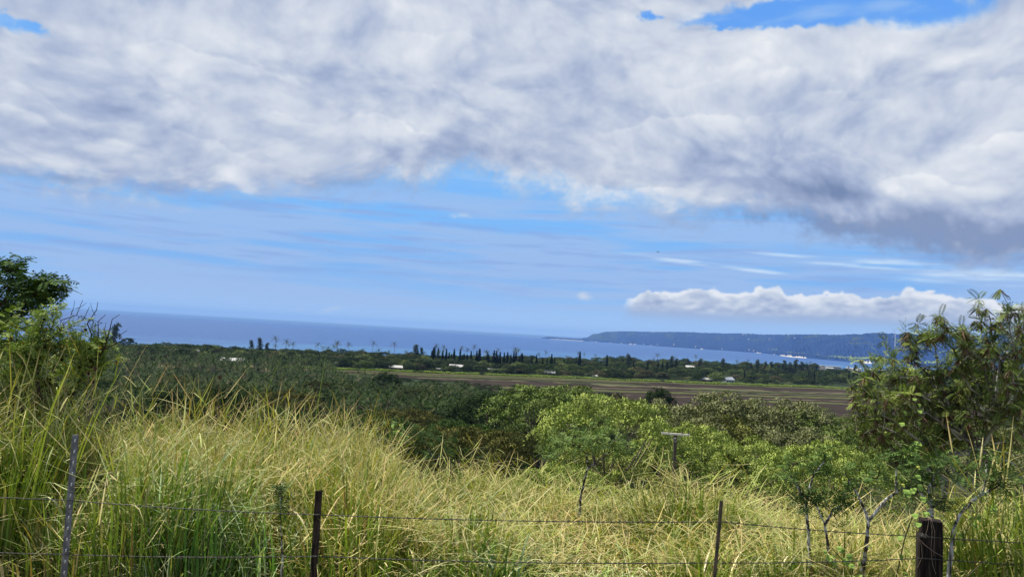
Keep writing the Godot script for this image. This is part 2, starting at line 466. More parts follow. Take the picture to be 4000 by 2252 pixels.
func build_hills() -> void:
	var f := noise_3(41, 1.0, 4)
	var canopy := noise_3(43, 1.0, 2)
	var pts := PackedVector3Array()
	var cols := PackedColorArray()
	var w := 0
	for row in 74:
		var t := row / 73.0
		var a := 2.6
		w = 0
		while a < 75.0:
			var s0 := along(SHORE, a)
			var back := lerpf(500.0, 2600.0, smoothstep(5.6, 8.5, a))
			var dist := s0 + back * (t * 1.25)
			var p := at(a, dist)
			var top := EYE + tan(deg_to_rad(along(RIDGE, a))) * (s0 + back)
			# flat coastal land, scarp, plateau
			var foot := lerpf(0.15, 0.34, smoothstep(18.0, 23.0, a))
			var gully: float = f.get_noise_2d(p.x * 0.0016, p.z * 0.0016)
			var rise := smoothstep(foot + gully * 0.10, 0.97 + gully * 0.05, t)
			rise = lerpf(rise, pow(rise, 0.7), smoothstep(5.5, 7.0, a) * (1.0 - smoothstep(9.0, 13.0, a)))
			var low := 3.0 + 20.0 * smoothstep(0.0, foot + 0.2, t)
			if a < 6.0:
				low = 3.0
			var y := lerpf(low, maxf(top, low), rise) + 14.0 * gully * rise
			if t > 0.82:
				y = minf(y, lerpf(top, top * 0.9, smoothstep(0.82, 1.0, t)))
			y *= smoothstep(0.0, 0.012, t)
			var field := 0.0
			if a > 24.2 and a < 31.0 and absf(t - 0.30 - 0.004 * (a - 24.0) + 0.01 * gully) < 0.055:
				field = 1.0
			if a > 20.0 and a < 26.0 and absf(t - 0.36 - 0.01 * gully) < 0.006:
				field = 0.7
			var clear: float = f.get_noise_2d(p.x * 0.004 + 50.0, p.z * 0.004)
			var tone: float = canopy.get_noise_2d(p.x * 0.03, p.z * 0.03)
			var col := Color(0.012, 0.032, 0.105).lerp(Color(0.020, 0.044, 0.130), smoothstep(-0.5, 0.5, tone))  # woodland tinted blue: distance haze and shade are put into the colour
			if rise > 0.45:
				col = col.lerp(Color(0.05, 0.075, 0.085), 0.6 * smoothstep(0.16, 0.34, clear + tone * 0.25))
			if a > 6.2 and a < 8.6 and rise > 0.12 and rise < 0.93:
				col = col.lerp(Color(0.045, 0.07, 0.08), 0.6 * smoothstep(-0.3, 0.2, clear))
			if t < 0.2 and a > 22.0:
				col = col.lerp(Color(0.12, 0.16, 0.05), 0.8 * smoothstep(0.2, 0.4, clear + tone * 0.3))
			if field > 0.0:
				col = Color(0.14, 0.19, 0.065)
			elif t > 0.02:
				var crown: float = canopy.get_noise_2d(p.x * 0.045, p.z * 0.045)
				y += 15.0 * maxf(0.0, crown + 0.35) * smoothstep(0.012, 0.03, t) * (1.4 if t < 0.1 else 1.0)
			var sandy := (a < 5.9 and a > 3.3) or (a > 20.9 and a < 22.7) or clear > 0.36
			if t <= 0.015 and sandy:
				col = Color(0.52, 0.48, 0.40)
			if t > 0.001 and t < 0.02 and sandy:
				y = 2.0
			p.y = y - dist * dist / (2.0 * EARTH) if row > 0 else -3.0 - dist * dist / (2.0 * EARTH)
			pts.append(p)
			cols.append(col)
			a += 0.055 if a < 37.0 else 0.5
			w += 1
	hill_pts = pts
	hill_w = w
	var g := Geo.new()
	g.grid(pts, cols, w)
	tag(mesh_node("hills", g.mesh(), paint(0.95, 0.1)), "wooded headland and hills across the bay, tinted haze blue", "", "", "structure")


# the fields run along a line beyond the palm grove
const FIELD_A := Vector3(-166.8, 0, -705.6)
const FIELD_U := Vector3(0.949, 0, -0.315)
const FIELD_N := Vector3(0.315, 0, 0.949)


func strip(called: String, u0: float, u1: float, t0: float, t1: float, t2: float, t3: float, height: float, c0: Color, c1: Color, label: String) -> void:
	var f := noise_3(51, 1.0, 4)
	var pts := PackedVector3Array()
	var cols := PackedColorArray()
	var n := int((u1 - u0) / 2.5) + 1
	for r in 9:
		for k in n:
			var u := lerpf(u0, u1, k / float(n - 1))
			var v := k / float(n - 1)
			var a := lerpf(t0, t2, v) + 1.6 * f.get_noise_2d(u * 0.05, t0)
			var b := lerpf(t1, t3, v) + 1.6 * f.get_noise_2d(u * 0.05, t1)
			var t := lerpf(a, b, r / 8.0)
			var p := FIELD_A + FIELD_U * u + FIELD_N * t
			var q: float = f.get_noise_2d(u * 0.035, t * 0.35) + 0.7 * f.get_noise_2d(u * 0.4, t * 0.5)
			p.y = ground_y(p.x, p.z) + 0.45 + (height * (0.75 + 0.5 * f.get_noise_2d(u * 0.5, t * 0.5)) if r > 0 and r < 8 else -0.1)
			pts.append(p)
			cols.append(c0.lerp(c1, smoothstep(-0.45, 0.45, q)))
	var g := Geo.new()
	g.grid(pts, cols, n)
	tag(mesh_node(called, g.mesh(), paint(0.95, 0.12)), label, "", "", "structure")


func build_fields() -> void:
	var soil0 := Color(0.020, 0.016, 0.013)
	var soil1 := Color(0.040, 0.031, 0.024)
	var green0 := Color(0.048, 0.054, 0.024)
	var green1 := Color(0.080, 0.092, 0.034)
	var dry0 := Color(0.065, 0.058, 0.036)
	var dry1 := Color(0.11, 0.098, 0.062)
	var dark0 := Color(0.025, 0.04, 0.016)
	var dark1 := Color(0.05, 0.07, 0.025)
	strip("field", -30, 100, -4, 4, -4, 110, 0.0, soil0, soil1, "dark brown ploughed tip of the field at its left end")
	strip("field", 100, 780, -4, 300, -4, 620, 0.0, soil0, soil1, "dark brown ploughed field beyond the palm grove")
	strip("field_margin", -30, 760, 2, 12, 2, 20, 0.3, dry0, green1, "pale grass margin along the far edge of the field")
	strip("crop_strip", 20, 330, 24, 36, 22, 30, 0.35, green0, green1, "low green crop strip near the far field edge")
	strip("crop_strip", 60, 300, 42, 46, 60, 68, 0.6, dark0, dark1, "dark green crop strip in the middle of the field")
	strip("field_track", 66, 760, 62, 70, 74, 82, 0.15, dry0, dry1, "pale dirt and grass track across the field")
	strip("crop_strip", 240, 560, 70, 92, 84, 98, 0.3, green0, dry1, "pale green grassy strip in the right field")
	strip("field_track", 150, 760, 118, 124, 122, 130, 0.12, dry0, dry1, "thin pale track between two ploughed strips")
	strip("crop_strip", 330, 560, 104, 112, 112, 118, 0.8, dark0, dark1, "dark green row crop right of the dark tree")
	strip("crop_strip", 106, 760, 146, 160, 140, 160, 0.3, green0, green1, "green strip along the near ploughed land")
	strip("field_track", 180, 760, 186, 192, 176, 184, 0.12, dry0, dry1, "pale track near the trees below the field")
	strip("crop_strip", 300, 760, 206, 222, 196, 214, 0.3, green0, green1, "green strip nearest the trees")
	strip("crop_strip", 420, 760, 236, 244, 230, 240, 0.7, dark0, dark1, "dark crop rows at the near right corner of the field")


# ---------------------------------------------------------------- plants
func V(x: float, y: float, z: float) -> Vector3:
	return Vector3(x, y, z)


func rand_dir(r: RandomNumberGenerator) -> Vector3:
	var z := r.randf_range(-1.0, 1.0)
	var a := r.randf() * TAU
	var s := sqrt(1.0 - z * z)
	return Vector3(s * cos(a), z, s * sin(a))


func vary(r: RandomNumberGenerator, a: Color, b: Color, spread := 0.3) -> Color:
	var c := a.lerp(b, r.randf())
	var k := 1.0 + r.randf_range(-spread, spread)
	return Color(c.r * k, c.g * k, c.b * k)


# one blade of grass: an arching folded ribbon
func blade(g: Geo, r: RandomNumberGenerator, base: Vector3, turn: float, length: float, lean: float, droop: float, width: float, col: Color, tip: Color, segs := 5) -> void:
	var fwd := Vector3(cos(turn), 0, sin(turn))
	var side := Vector3(-fwd.z, 0, fwd.x).rotated(Vector3.UP, r.randf_range(-0.7, 0.7))
	var p := base
	var ang := lean
	var k := g.v.size()
	var kink := r.randf_range(0.35, 0.8) if r.randf() < 0.14 else 2.0
	for s in segs + 1:
		var t := s / float(segs)
		var wd := width * (0.55 + 0.45 * minf(1.0, t * 4.0)) * (1.0 - pow(t, 2.2)) * 0.5 + 0.0006
		var d := fwd * sin(ang) + Vector3.UP * cos(ang)
		var nn := side.cross(d).normalized()
		g.v.append(p - side * wd); g.v.append(p + side * wd)
		g.n.append((nn - side * 0.35).normalized()); g.n.append((nn + side * 0.35).normalized())
		var cc := col.lerp(tip, t * t)
		g.c.append(cc); g.c.append(cc)
		p += d * (length / segs)
		ang += droop / segs * (0.4 + 1.8 * t)
		if t > kink:
			ang += r.randf_range(0.8, 2.0)
			side = side.rotated(Vector3.UP, r.randf_range(-0.8, 0.8))
			kink = 2.0
	for s in segs:
		var a := k + s * 2
		g.ix.append(a); g.ix.append(a + 2); g.ix.append(a + 1)
		g.ix.append(a + 1); g.ix.append(a + 2); g.ix.append(a + 3)


const GREEN_A := Color(0.085, 0.155, 0.028)
const GREEN_B := Color(0.215, 0.305, 0.058)
const LIME := Color(0.40, 0.445, 0.10)
const STRAW_A := Color(0.44, 0.37, 0.17)
const STRAW_B := Color(0.74, 0.66, 0.40)
const RUST := Color(0.24, 0.135, 0.05)


func tussock(seed_: int, count: int, radius: float, tall: float, green: float, rusty: float, broad := 1.0) -> ArrayMesh:
	var r := RandomNumberGenerator.new()
	r.seed = seed_
	var g := Geo.new()
	for k in count:
		var a := r.randf() * TAU
		var d := radius * sqrt(r.randf())
		var base := Vector3(cos(a) * d, -0.05, sin(a) * d)
		var h := tall * r.randf_range(0.42, 1.1) * (1.0 - 0.25 * d / radius)
		var turn := a + r.randf_range(-0.9, 0.9)
		var roll := r.randf()
		var col: Color
		var tip: Color
		var width := r.randf_range(0.008, 0.022) * broad
		var lean := r.randf_range(-0.08, 0.28) + 0.34 * d / radius
		var droop := r.randf_range(0.15, 1.25)
		if roll < green:
			col = vary(r, GREEN_A, GREEN_B)
			tip = vary(r, GREEN_B, LIME)
		elif roll < green + rusty:
			col = vary(r, RUST, STRAW_A)
			tip = vary(r, RUST, GREEN_B)
		else:
			col = vary(r, STRAW_A, STRAW_B)
			tip = vary(r, STRAW_A, STRAW_B)
			h *= r.randf_range(0.4, 0.85)
			lean += r.randf_range(0.0, 0.5)
			droop += r.randf_range(0.0, 1.6)
			if r.randf() < 0.12:
				width *= 1.9
		if k % 5:
			# leaves spring from the stems at every height
			base += Vector3(cos(turn), 0, sin(turn)) * 0.10 * r.randf()
			base.y = tall * r.randf_range(0.0, 0.58) * (1.0 - 0.35 * d / radius)
			h = tall * r.randf_range(0.22, 0.48)
			lean = r.randf_range(-0.12, 0.34)
		blade(g, r, base, turn, h, lean, droop, width, col, tip, 5 if k % 5 else 6)
		# dead stalks and litter low in the clump
		if k % 2 == 0:
			var l := base + Vector3(r.randf_range(-0.25, 0.25), r.randf_range(0.05, 0.62) * tall, r.randf_range(-0.2, 0.2))
			blade(g, r, l, r.randf() * TAU, r.randf_range(0.2, 0.5), r.randf_range(0.7, 1.7), r.randf_range(-0.4, 0.9), r.randf_range(0.006, 0.013), vary(r, STRAW_A, GREEN_B), vary(r, RUST, STRAW_B), 3)
	return g.mesh()


func scatter(called: String, label: String, m: Mesh, mat: Material, where: Array) -> void:
	var mm := MultiMesh.new()
	mm.transform_format = MultiMesh.TRANSFORM_3D
	mm.use_colors = true
	mm.mesh = m
	mm.instance_count = where.size()
	for k in where.size():
		mm.set_instance_transform(k, where[k][0])
		mm.set_instance_color(k, where[k][1])
	var o := MultiMeshInstance3D.new()
	o.name = numbered(called)
	o.multimesh = mm
	o.material_override = mat
	add_child(o)
	tag(o, label, "", "", "stuff")


# how tall the grass stands, by bearing (the crest that hides the slope behind)
const CREST := [[-50.0, 2.76], [-36.0, 2.86], [-32.0, 2.76], [-29.0, 2.31], [-25.7, 2.76], [-22.0, 2.56], [-19.3, 2.86], [-17.0, 2.36], [-15.5, 2.66], [-11.5, 2.41], [-9.5, 1.96], [-4.2, 1.27], [-2.0, 1.77], [0.9, 1.22], [4.4, 1.37], [8.1, 1.37], [11.0, 1.32], [14.8, 1.57], [18.9, 1.67], [22.0, 1.52], [25.0, 1.62], [30.0, 1.82], [33.5, 2.07], [36.0, 2.32], [50.0, 2.32]]


func build_grass() -> void:
	var mat := foliage(Color(0.64, 0.68, 0.32), 0.6, 0.25)
	var kinds := []
	for k in 4:
		kinds.append([tussock(100 + k, 190, 0.34, 1.0, 0.86, 0.05), []])
	for k in 3:
		kinds.append([tussock(120 + k, 180, 0.36, 0.95, 0.60, 0.12), []])
	for k in 3:
		kinds.append([tussock(140 + k, 420, 0.40, 1.0, 0.82, 0.10), []])
	var patch := noise_3(61, 0.22, 3)
	var clump := noise_3(63, 0.75, 2)
	var r := RandomNumberGenerator.new()
	r.seed = 77
	# the sward behind the fence
	var tries := 0
	while tries < 2700:
		tries += 1
		var d := sqrt(r.randf_range(6.35 * 6.35, 21.0 * 21.0))
		var az := r.randf_range(-43.0, 43.0)
		var p := on(az, d)
		if p.z > -6.35 - 0.05 * p.x * 0.0:
			continue
		if clump.get_noise_2d(p.x, p.z) < -0.12 and r.randf() < 0.7:
			continue
		var dry: float = patch.get_noise_2d(p.x, p.z) + 0.20 * smoothstep(12.0, 22.0, az) * smoothstep(11.0, 7.0, d)
		var near := smoothstep(11.0, 7.0, d)
		var h := along(CREST, az) * lerpf(0.64, 0.60, near) * r.randf_range(0.6, 1.1)
		var kind := r.randi_range(0, 3)
		if dry > 0.12 and r.randf() < 0.75:
			kind = r.randi_range(4, 6)
			h *= 0.85
		var b := Basis(Vector3.UP, r.randf() * TAU).scaled(Vector3(1.0, h, 1.0) * r.randf_range(0.9, 1.15))
		b = Basis(Vector3(r.randf_range(-1, 1), 0, r.randf_range(-1, 1)).normalized(), r.randf_range(0.0, 0.16)) * b
		var tone := r.randf_range(0.82, 1.18)
		var warm := r.randf_range(-0.14, 0.08) + 0.30 * patch.get_noise_2d(p.x * 2.0 + 40.0, p.z * 2.0)
		kinds[kind][1].append([Transform3D(b, p), Color(tone * (1.0 + warm), tone, tone * (1.0 - warm * 0.6))])
	# big tussocks that stand out: bearing, distance, height, spread
	for t in [[-33.5, 9.0, 2.93, 1.1], [-31.3, 9.4, 3.00, 1.0], [-35.5, 8.6, 2.71, 1.1], [-25.6, 12.0, 3.00, 1.2], [-22.6, 12.6, 2.71, 1.2], [-19.4, 11.0, 2.79, 1.35], [-18.0, 11.6, 2.71, 1.2], [-15.6, 11.0, 2.55, 1.2], [-13.2, 12.5, 2.47, 1.2], [-10.8, 13.0, 2.26, 1.2], [-2.0, 11.2, 1.97, 1.25], [-1.0, 11.6, 1.66, 1.2], [14.6, 9.6, 1.97, 1.35], [13.4, 10.0, 1.73, 1.1], [16.0, 9.8, 1.77, 1.2], [6.5, 10.6, 1.46, 1.2], [9.6, 10.8, 1.52, 1.2], [17.6, 10.6, 1.66, 1.2], [34.2, 8.4, 2.29, 1.1], [36.2, 8.0, 2.43, 1.2], [32.6, 9.8, 2.08, 1.1], [25.0, 11.5, 1.81, 1.2], [-28.0, 10.0, 2.26, 1.0], [4.0, 12.0, 1.66, 1.1], [-6.8, 12.4, 1.60, 1.1]]:
		for k in 2:
			var p := on(t[0] + r.randf_range(-0.8, 0.8), t[1] + r.randf_range(-0.3, 0.3))
			var b := Basis(Vector3.UP, r.randf() * TAU).scaled(Vector3(t[3] * 1.1, t[2] * 0.80, t[3] * 1.1))
			var tone := r.randf_range(0.9, 1.12)
			kinds[7 + r.randi_range(0, 2)][1].append([Transform3D(b, p), Color(tone * 0.97, tone, tone * 0.88)])
	# more tussocks through the sward
	for k in 150:
		var az := r.randf_range(-38.0, 38.0)
		var d := r.randf_range(7.4, 14.0)
		var p := on(az, d)
		if p.z > -6.8:
			continue
		var wide := r.randf_range(0.8, 1.25)
		var gold := r.randf_range(-0.08, 0.16)
		kinds[7 + k % 3][1].append([Transform3D(Basis(Vector3.UP, r.randf() * TAU).scaled(Vector3(wide, along(CREST, az) * lerpf(0.62, 0.76, smoothstep(7.0, 11.0, d)) * r.randf_range(0.85, 1.1), wide)), p), Color(1.0 + gold, 1.0, 0.95 - gold * 0.6)])
	for k in kinds.size():
		scatter("grass", ["tall green pasture grass behind the wire fence", "dry straw coloured grass among the green tufts", "tall guinea grass tussocks rising above the sward"][0 if k < 4 else 1 if k < 7 else 2], kinds[k][0], mat, kinds[k][1])
	# low cover further down the slope, under the trees
	var cover := []
	for k in 1500:
		var d := sqrt(r.randf_range(21.0 * 21.0, 75.0 * 75.0))
		var p := on(r.randf_range(-44.0, 44.0), d)
		var s := r.randf_range(0.9, 1.7)
		cover.append([Transform3D(Basis(Vector3.UP, r.randf() * TAU).scaled(Vector3(s * 1.6, s * 0.9, s * 1.6)), p), Color(0.8, 0.85, 0.8)])
	scatter("undergrowth", "rough grass on the slope below the crest", kinds[1][0], mat, cover)


# leaves gathered in clumps on flattened lobes: lobes are [centre, radii]
func crown(seed_: int, lobes: Array, clumps: int, per: int, size: float, clump_r: float, a: Color, b: Color, droop := 0.0) -> ArrayMesh:
	var r := RandomNumberGenerator.new()
	r.seed = seed_
	var g := Geo.new()
	var total := 0.0
	for l in lobes:
		total += l[1].x * l[1].z
	for l in lobes:
		var many := int(clumps * l[1].x * l[1].z / total) + 1
		for k in many:
			var d := rand_dir(r)
			if d.y < -0.25:
				d.y = -d.y * 0.6
			var c: Vector3 = l[0] + d * l[1] * r.randf_range(0.72, 1.06)
			var out := Vector3(d.x, d.y + 0.7, d.z).normalized()
			var t1 := out.cross(Vector3(0.31, 0.2, 0.93)).normalized()
			var t2 := out.cross(t1)
			var tone := r.randf_range(0.7, 1.3)
			for q in per:
				var u := r.randfn() * 0.5
				var w := r.randfn() * 0.5
				var p := c + (t1 * u + t2 * w + out * r.randf_range(-0.35, 0.2)) * clump_r
				p.y -= (u * u + w * w) * clump_r * 0.35
				var dir := (t1 * u + t2 * w + rand_dir(r) * 0.7 + out * 0.15).normalized()
				dir.y -= droop
				dir = dir.normalized()
				var side := dir.cross(out + rand_dir(r) * 0.5).normalized()
				var s := size * r.randf_range(0.6, 1.35)
				var col := vary(r, a, b, 0.12)
				g.leaf(p, dir, side, s, s * 0.4, Color(col.r * tone, col.g * tone, col.b * tone))
				# foliage shades as the rounded clump it belongs to
				var nn := (d * 0.9 + out * 0.35 + rand_dir(r) * 0.55).normalized()
				var last := g.n.size()
				for z in range(last - 4, last):
					g.n[z] = nn
	return g.mesh()


func dome_lobes(r: RandomNumberGenerator, count: int, rx: float, ry: float, y0: float, lobe: float, flat: float) -> Array:
	var out := []
	for k in count:
		var t := (k + 0.5) / count
		var a := k * 2.39996 + r.randf_range(-0.4, 0.4)
		var rad := sqrt(t) * rx * r.randf_range(0.86, 1.08)
		var y := y0 + ry * sqrt(maxf(0.0, 1.0 - t * 0.96)) * r.randf_range(0.82, 1.1)
		var s := lobe * r.randf_range(0.75, 1.25)
		out.append([Vector3(cos(a) * rad, y, sin(a) * rad), Vector3(s, s * flat, s)])
	# a few lower ones fill the flanks
	for k in count / 3:
		var a := r.randf() * TAU
		var rad := rx * r.randf_range(0.5, 0.95)
		var s := lobe * r.randf_range(0.7, 1.1)
		out.append([Vector3(cos(a) * rad, y0 + ry * r.randf_range(-0.25, 0.35), sin(a) * rad), Vector3(s, s * flat, s)])
	return out


func limbs(seed_: int, lobes: Array, fork: float, r0: float, col: Color) -> ArrayMesh:
	var r := RandomNumberGenerator.new()
	r.seed = seed_
	var g := Geo.new()
	var top := Vector3(r.randf_range(-0.3, 0.3), fork, r.randf_range(-0.3, 0.3))
	g.tube([Vector3(0, -0.6, 0), top * 0.5 + Vector3(r.randf_range(-0.15, 0.15), 0, 0.1), top], [r0 * 1.25, r0, r0 * 0.85], 8, col)
	for k in range(0, lobes.size(), maxi(1, lobes.size() / 14)):
		var e: Vector3 = lobes[k][0]
		var mid := top.lerp(e, 0.5) + Vector3(r.randf_range(-0.4, 0.4), -0.15 * e.distance_to(top), r.randf_range(-0.4, 0.4))
		g.tube([top - Vector3(0, 0.2, 0), mid, e], [r0 * 0.5, r0 * 0.28, r0 * 0.08], 5, col)
	return g.mesh()


func make_tree(kind_name: String, category: String, crown_mesh: Mesh, trunk_mesh: Mesh, leaf_mat: Material, bark_mat: Material) -> Node3D:
	var o := Node3D.new()
	o.name = "pattern"
	o.set_meta("kind_name", kind_name)
	o.set_meta("category", category)
	mesh_node("trunk", trunk_mesh, bark_mat, o)
	mesh_node("crown", crown_mesh, leaf_mat, o)
	return o


func palm_parts(seed_: int, tall: float, a: Color, b: Color) -> Array:
	var r := RandomNumberGenerator.new()
	r.seed = seed_
	var bend := Vector3(r.randf_range(-1.2, 1.2), 0, r.randf_range(-1.2, 1.2))
	var top := Vector3(0, tall, 0) + bend
	var t := Geo.new()
	t.tube([Vector3(0, -0.4, 0), bend * 0.12 + Vector3(0, tall * 0.35, 0), bend * 0.5 + Vector3(0, tall * 0.72, 0), top], [0.26, 0.17, 0.14, 0.12], 6, Color(0.20, 0.17, 0.13))
	var g := Geo.new()
	for k in 15:
		var turn := k * 2.39996 + r.randf_range(-0.25, 0.25)
		var lift := lerpf(1.25, -0.35, k / 14.0) + r.randf_range(-0.15, 0.15)
		var length := r.randf_range(4.2, 5.4)
		var out := Vector3(cos(turn), 0, sin(turn))
		var side := Vector3(-out.z, 0, out.x)
		var p := top
		var ang := lift
		var dead := k > 13
		for s in 9:
			var d := out * cos(ang) + Vector3.UP * sin(ang)
			var q := p + d * (length / 9.0)
			var tone := r.randf_range(0.75, 1.25)
			var col := vary(r, a, b, 0.15) if not dead else Color(0.22, 0.16, 0.09)
			col = Color(col.r * tone, col.g * tone, col.b * tone)
			var l := 0.66 * sin(PI * (0.12 + 0.80 * (s + 0.5) / 9.0))
			for w in [-1.0, 1.0]:
				for h in 2:
					var b0 := p.lerp(q, 0.5 * h)
					var tip: Vector3 = b0 + side * (w * l * 0.8) + d * (l * 0.45) - Vector3.UP * (l * r.randf_range(0.15, 0.55))
					g.tri(b0, b0.lerp(q, 0.55), tip, col)
			p = q
			ang -= 0.055 + 0.022 * s
	return [g.mesh(), t.mesh()]


func conifer_parts(seed_: int, tall: float, wide: float, a: Color, b: Color) -> Array:
	var r := RandomNumberGenerator.new()
	r.seed = seed_
	var t := Geo.new()
	t.tube([Vector3(0, -0.5, 0), Vector3(0, tall * 0.5, 0), Vector3(0, tall * 0.98, 0)], [0.32, 0.2, 0.04], 6, Color(0.09, 0.07, 0.055))
	var g := Geo.new()
	var y := tall * 0.10
	while y < tall:
		var k := 1.0 - (y / tall)
		var reach := wide * (0.22 + 0.78 * minf(1.0, pow(k, 0.75) * 1.35)) * r.randf_range(0.75, 1.15)
		for q in 11:
			var turn := q * TAU / 11.0 + r.randf_range(-0.3, 0.3)
			var out := Vector3(cos(turn), 0, sin(turn))
			var tip := reach * r.randf_range(0.75, 1.1)
			var p := Vector3(0, y + r.randf_range(-0.25, 0.25), 0) + out * 0.1
			var d := (out + Vector3(0, r.randf_range(-0.15, 0.28), 0)).normalized()
			var side := d.cross(Vector3.UP).normalized()
			var col := vary(r, a, b)
			g.leaf(p, d, side, tip, tip * 0.42, col)
			g.leaf(p + Vector3(0, 0.05, 0), d, (side * 0.3 + Vector3.UP).normalized(), tip, tip * 0.4, col)
			g.leaf(p + d * tip * 0.55, (d + Vector3.UP * 0.5).normalized(), side, tip * 0.55, tip * 0.3, col)
		y += tall * 0.024 * (0.55 + k)
	g.leaf(Vector3(0, tall * 0.93, 0), Vector3.UP, Vector3.RIGHT, tall * 0.09, 0.35, a)
	g.leaf(Vector3(0, tall * 0.93, 0), Vector3.UP, Vector3.BACK, tall * 0.09, 0.35, a)
	return [g.mesh(), t.mesh()]


func wisp_lobes(r: RandomNumberGenerator, tall: float, wide: float) -> Array:
	var out := []
	for k in 22:
		var t := k / 21.0
		var reach := wide * (1.0 - t * 0.72) * r.randf_range(0.3, 1.0)
		var a := r.randf() * TAU
		out.append([Vector3(cos(a) * reach, tall * (0.22 + 0.75 * t), sin(a) * reach), Vector3(0.9, 1.5, 0.9) * r.randf_range(0.7, 1.3)])
	return out


var pat := {}
var leaf_dark: StandardMaterial3D
var leaf_bright: StandardMaterial3D
var bark: StandardMaterial3D
var leaf_gloss: StandardMaterial3D


func build_patterns() -> void:
	leaf_dark = foliage(Color(0.35, 0.42, 0.18), 0.75, 0.12)
	leaf_bright = foliage(Color(0.42, 0.48, 0.22), 0.7, 0.16)
	bark = paint(0.9, 0.2)
	leaf_gloss = foliage(Color(0.35, 0.42, 0.18), 0.6, 0.16)
	var r := RandomNumberGenerator.new()
	r.seed = 5
	# wide feathery crowns in full sun on the slope
	pat.sunny = []
	for k in 3:
		var l := dome_lobes(r, 60, 8.6, 4.6, 6.6, 1.25, 0.5)
		pat.sunny.append(make_tree("spreading_tree", "tree", crown(200 + k, l, 900, 24, 0.27, 0.42, Color(0.15, 0.215, 0.048), Color(0.34, 0.40, 0.105)), limbs(210 + k, l, 4.2, 0.34, Color(0.13, 0.11, 0.09)), leaf_bright, bark))
	pat.olive = []
	for k in 3:
		var l := dome_lobes(r, 44, 5.6, 4.4, 4.6, 1.0, 0.62)
		pat.olive.append(make_tree("leafy_tree", "tree", crown(220 + k, l, 620, 22, 0.26, 0.38, [Color(0.075, 0.115, 0.030), Color(0.115, 0.135, 0.035), Color(0.10, 0.115, 0.05)][k], [Color(0.17, 0.225, 0.060), Color(0.25, 0.265, 0.075), Color(0.19, 0.20, 0.095)][k]), limbs(230 + k, l, 3.2, 0.26, Color(0.15, 0.13, 0.11)), leaf_bright, bark))
	# flat layered crowns; cloud shade is put into the dark leaf colours
	pat.layered = []
	for k in 4:
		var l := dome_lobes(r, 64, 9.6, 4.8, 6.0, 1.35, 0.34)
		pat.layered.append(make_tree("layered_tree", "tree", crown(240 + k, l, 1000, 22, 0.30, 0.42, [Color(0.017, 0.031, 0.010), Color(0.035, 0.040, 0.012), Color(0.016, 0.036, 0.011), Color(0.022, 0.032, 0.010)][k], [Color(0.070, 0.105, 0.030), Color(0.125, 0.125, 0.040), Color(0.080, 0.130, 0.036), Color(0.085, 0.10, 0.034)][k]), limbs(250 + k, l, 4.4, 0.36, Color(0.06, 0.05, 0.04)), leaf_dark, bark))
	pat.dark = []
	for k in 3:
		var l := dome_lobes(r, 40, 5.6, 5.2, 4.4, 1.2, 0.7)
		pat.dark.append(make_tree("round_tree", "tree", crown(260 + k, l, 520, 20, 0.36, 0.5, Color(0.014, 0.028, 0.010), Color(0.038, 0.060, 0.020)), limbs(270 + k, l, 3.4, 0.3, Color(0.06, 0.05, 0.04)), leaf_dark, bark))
	# coarser crowns for the far belt by the shore
	pat.far = []
	for k in 5:
		var l := dome_lobes(r, 16, 6.4, 4.6, 3.6, 2.4, 0.6)
		pat.far.append(make_tree("shore_tree", "tree", crown(280 + k, l, 210, 10, 0.8, 1.1, [Color(0.026, 0.045, 0.016), Color(0.05, 0.075, 0.024), Color(0.035, 0.052, 0.022), Color(0.09, 0.12, 0.04), Color(0.055, 0.06, 0.03)][k], [Color(0.055, 0.085, 0.028), Color(0.10, 0.14, 0.045), Color(0.07, 0.09, 0.04), Color(0.16, 0.20, 0.07), Color(0.12, 0.11, 0.06)][k]), limbs(290 + k, l, 2.6, 0.3, Color(0.10, 0.08, 0.06)), leaf_dark, bark))
	pat.palm = []
	for k in 5:
		var q := palm_parts(300 + k, [8.5, 10.5, 12.5, 14.5, 9.5][k], [Color(0.014, 0.030, 0.006), Color(0.016, 0.034, 0.007), Color(0.021, 0.037, 0.008), Color(0.037, 0.050, 0.015), Color(0.011, 0.024, 0.005)][k], [Color(0.046, 0.081, 0.016), Color(0.050, 0.086, 0.018), Color(0.064, 0.091, 0.022), Color(0.078, 0.097, 0.032), Color(0.039, 0.069, 0.014)][k])  # dark greens carry the cloud shade over the grove in the leaf colour
		pat.palm.append(make_tree("coconut_palm", "palm", q[0], q[1], leaf_gloss, bark))
	pat.pine = []
	for k in 3:
		var q := conifer_parts(320 + k, 22.0, 2.5, Color(0.016, 0.030, 0.016), Color(0.035, 0.056, 0.028))
		pat.pine.append(make_tree("column_pine", "pine", q[0], q[1], leaf_dark, bark))
	pat.iron = []
	for k in 3:
		var l := wisp_lobes(r, 20.0, 4.6)
		pat.iron.append(make_tree("ironwood_tree", "tree", crown(330 + k, l, 150, 8, 1.3, 1.2, Color(0.035, 0.050, 0.028), Color(0.075, 0.095, 0.052), 0.5), limbs(340 + k, l, 6.0, 0.3, Color(0.10, 0.08, 0.07)), leaf_dark, bark))
	pat.bush = []
	for k in 3:
		var l := dome_lobes(r, 14, 2.2, 1.5, 0.9, 0.85, 0.7)
		pat.bush.append(make_tree("bush", "bush", crown(350 + k, l, 150, 14, 0.24, 0.36, [Color(0.06, 0.10, 0.03), Color(0.12, 0.17, 0.05), Color(0.11, 0.085, 0.05)][k], [Color(0.13, 0.19, 0.055), Color(0.22, 0.28, 0.085), Color(0.20, 0.15, 0.09)][k]), limbs(360 + k, l, 0.5, 0.07, Color(0.12, 0.10, 0.08)), leaf_bright, bark))


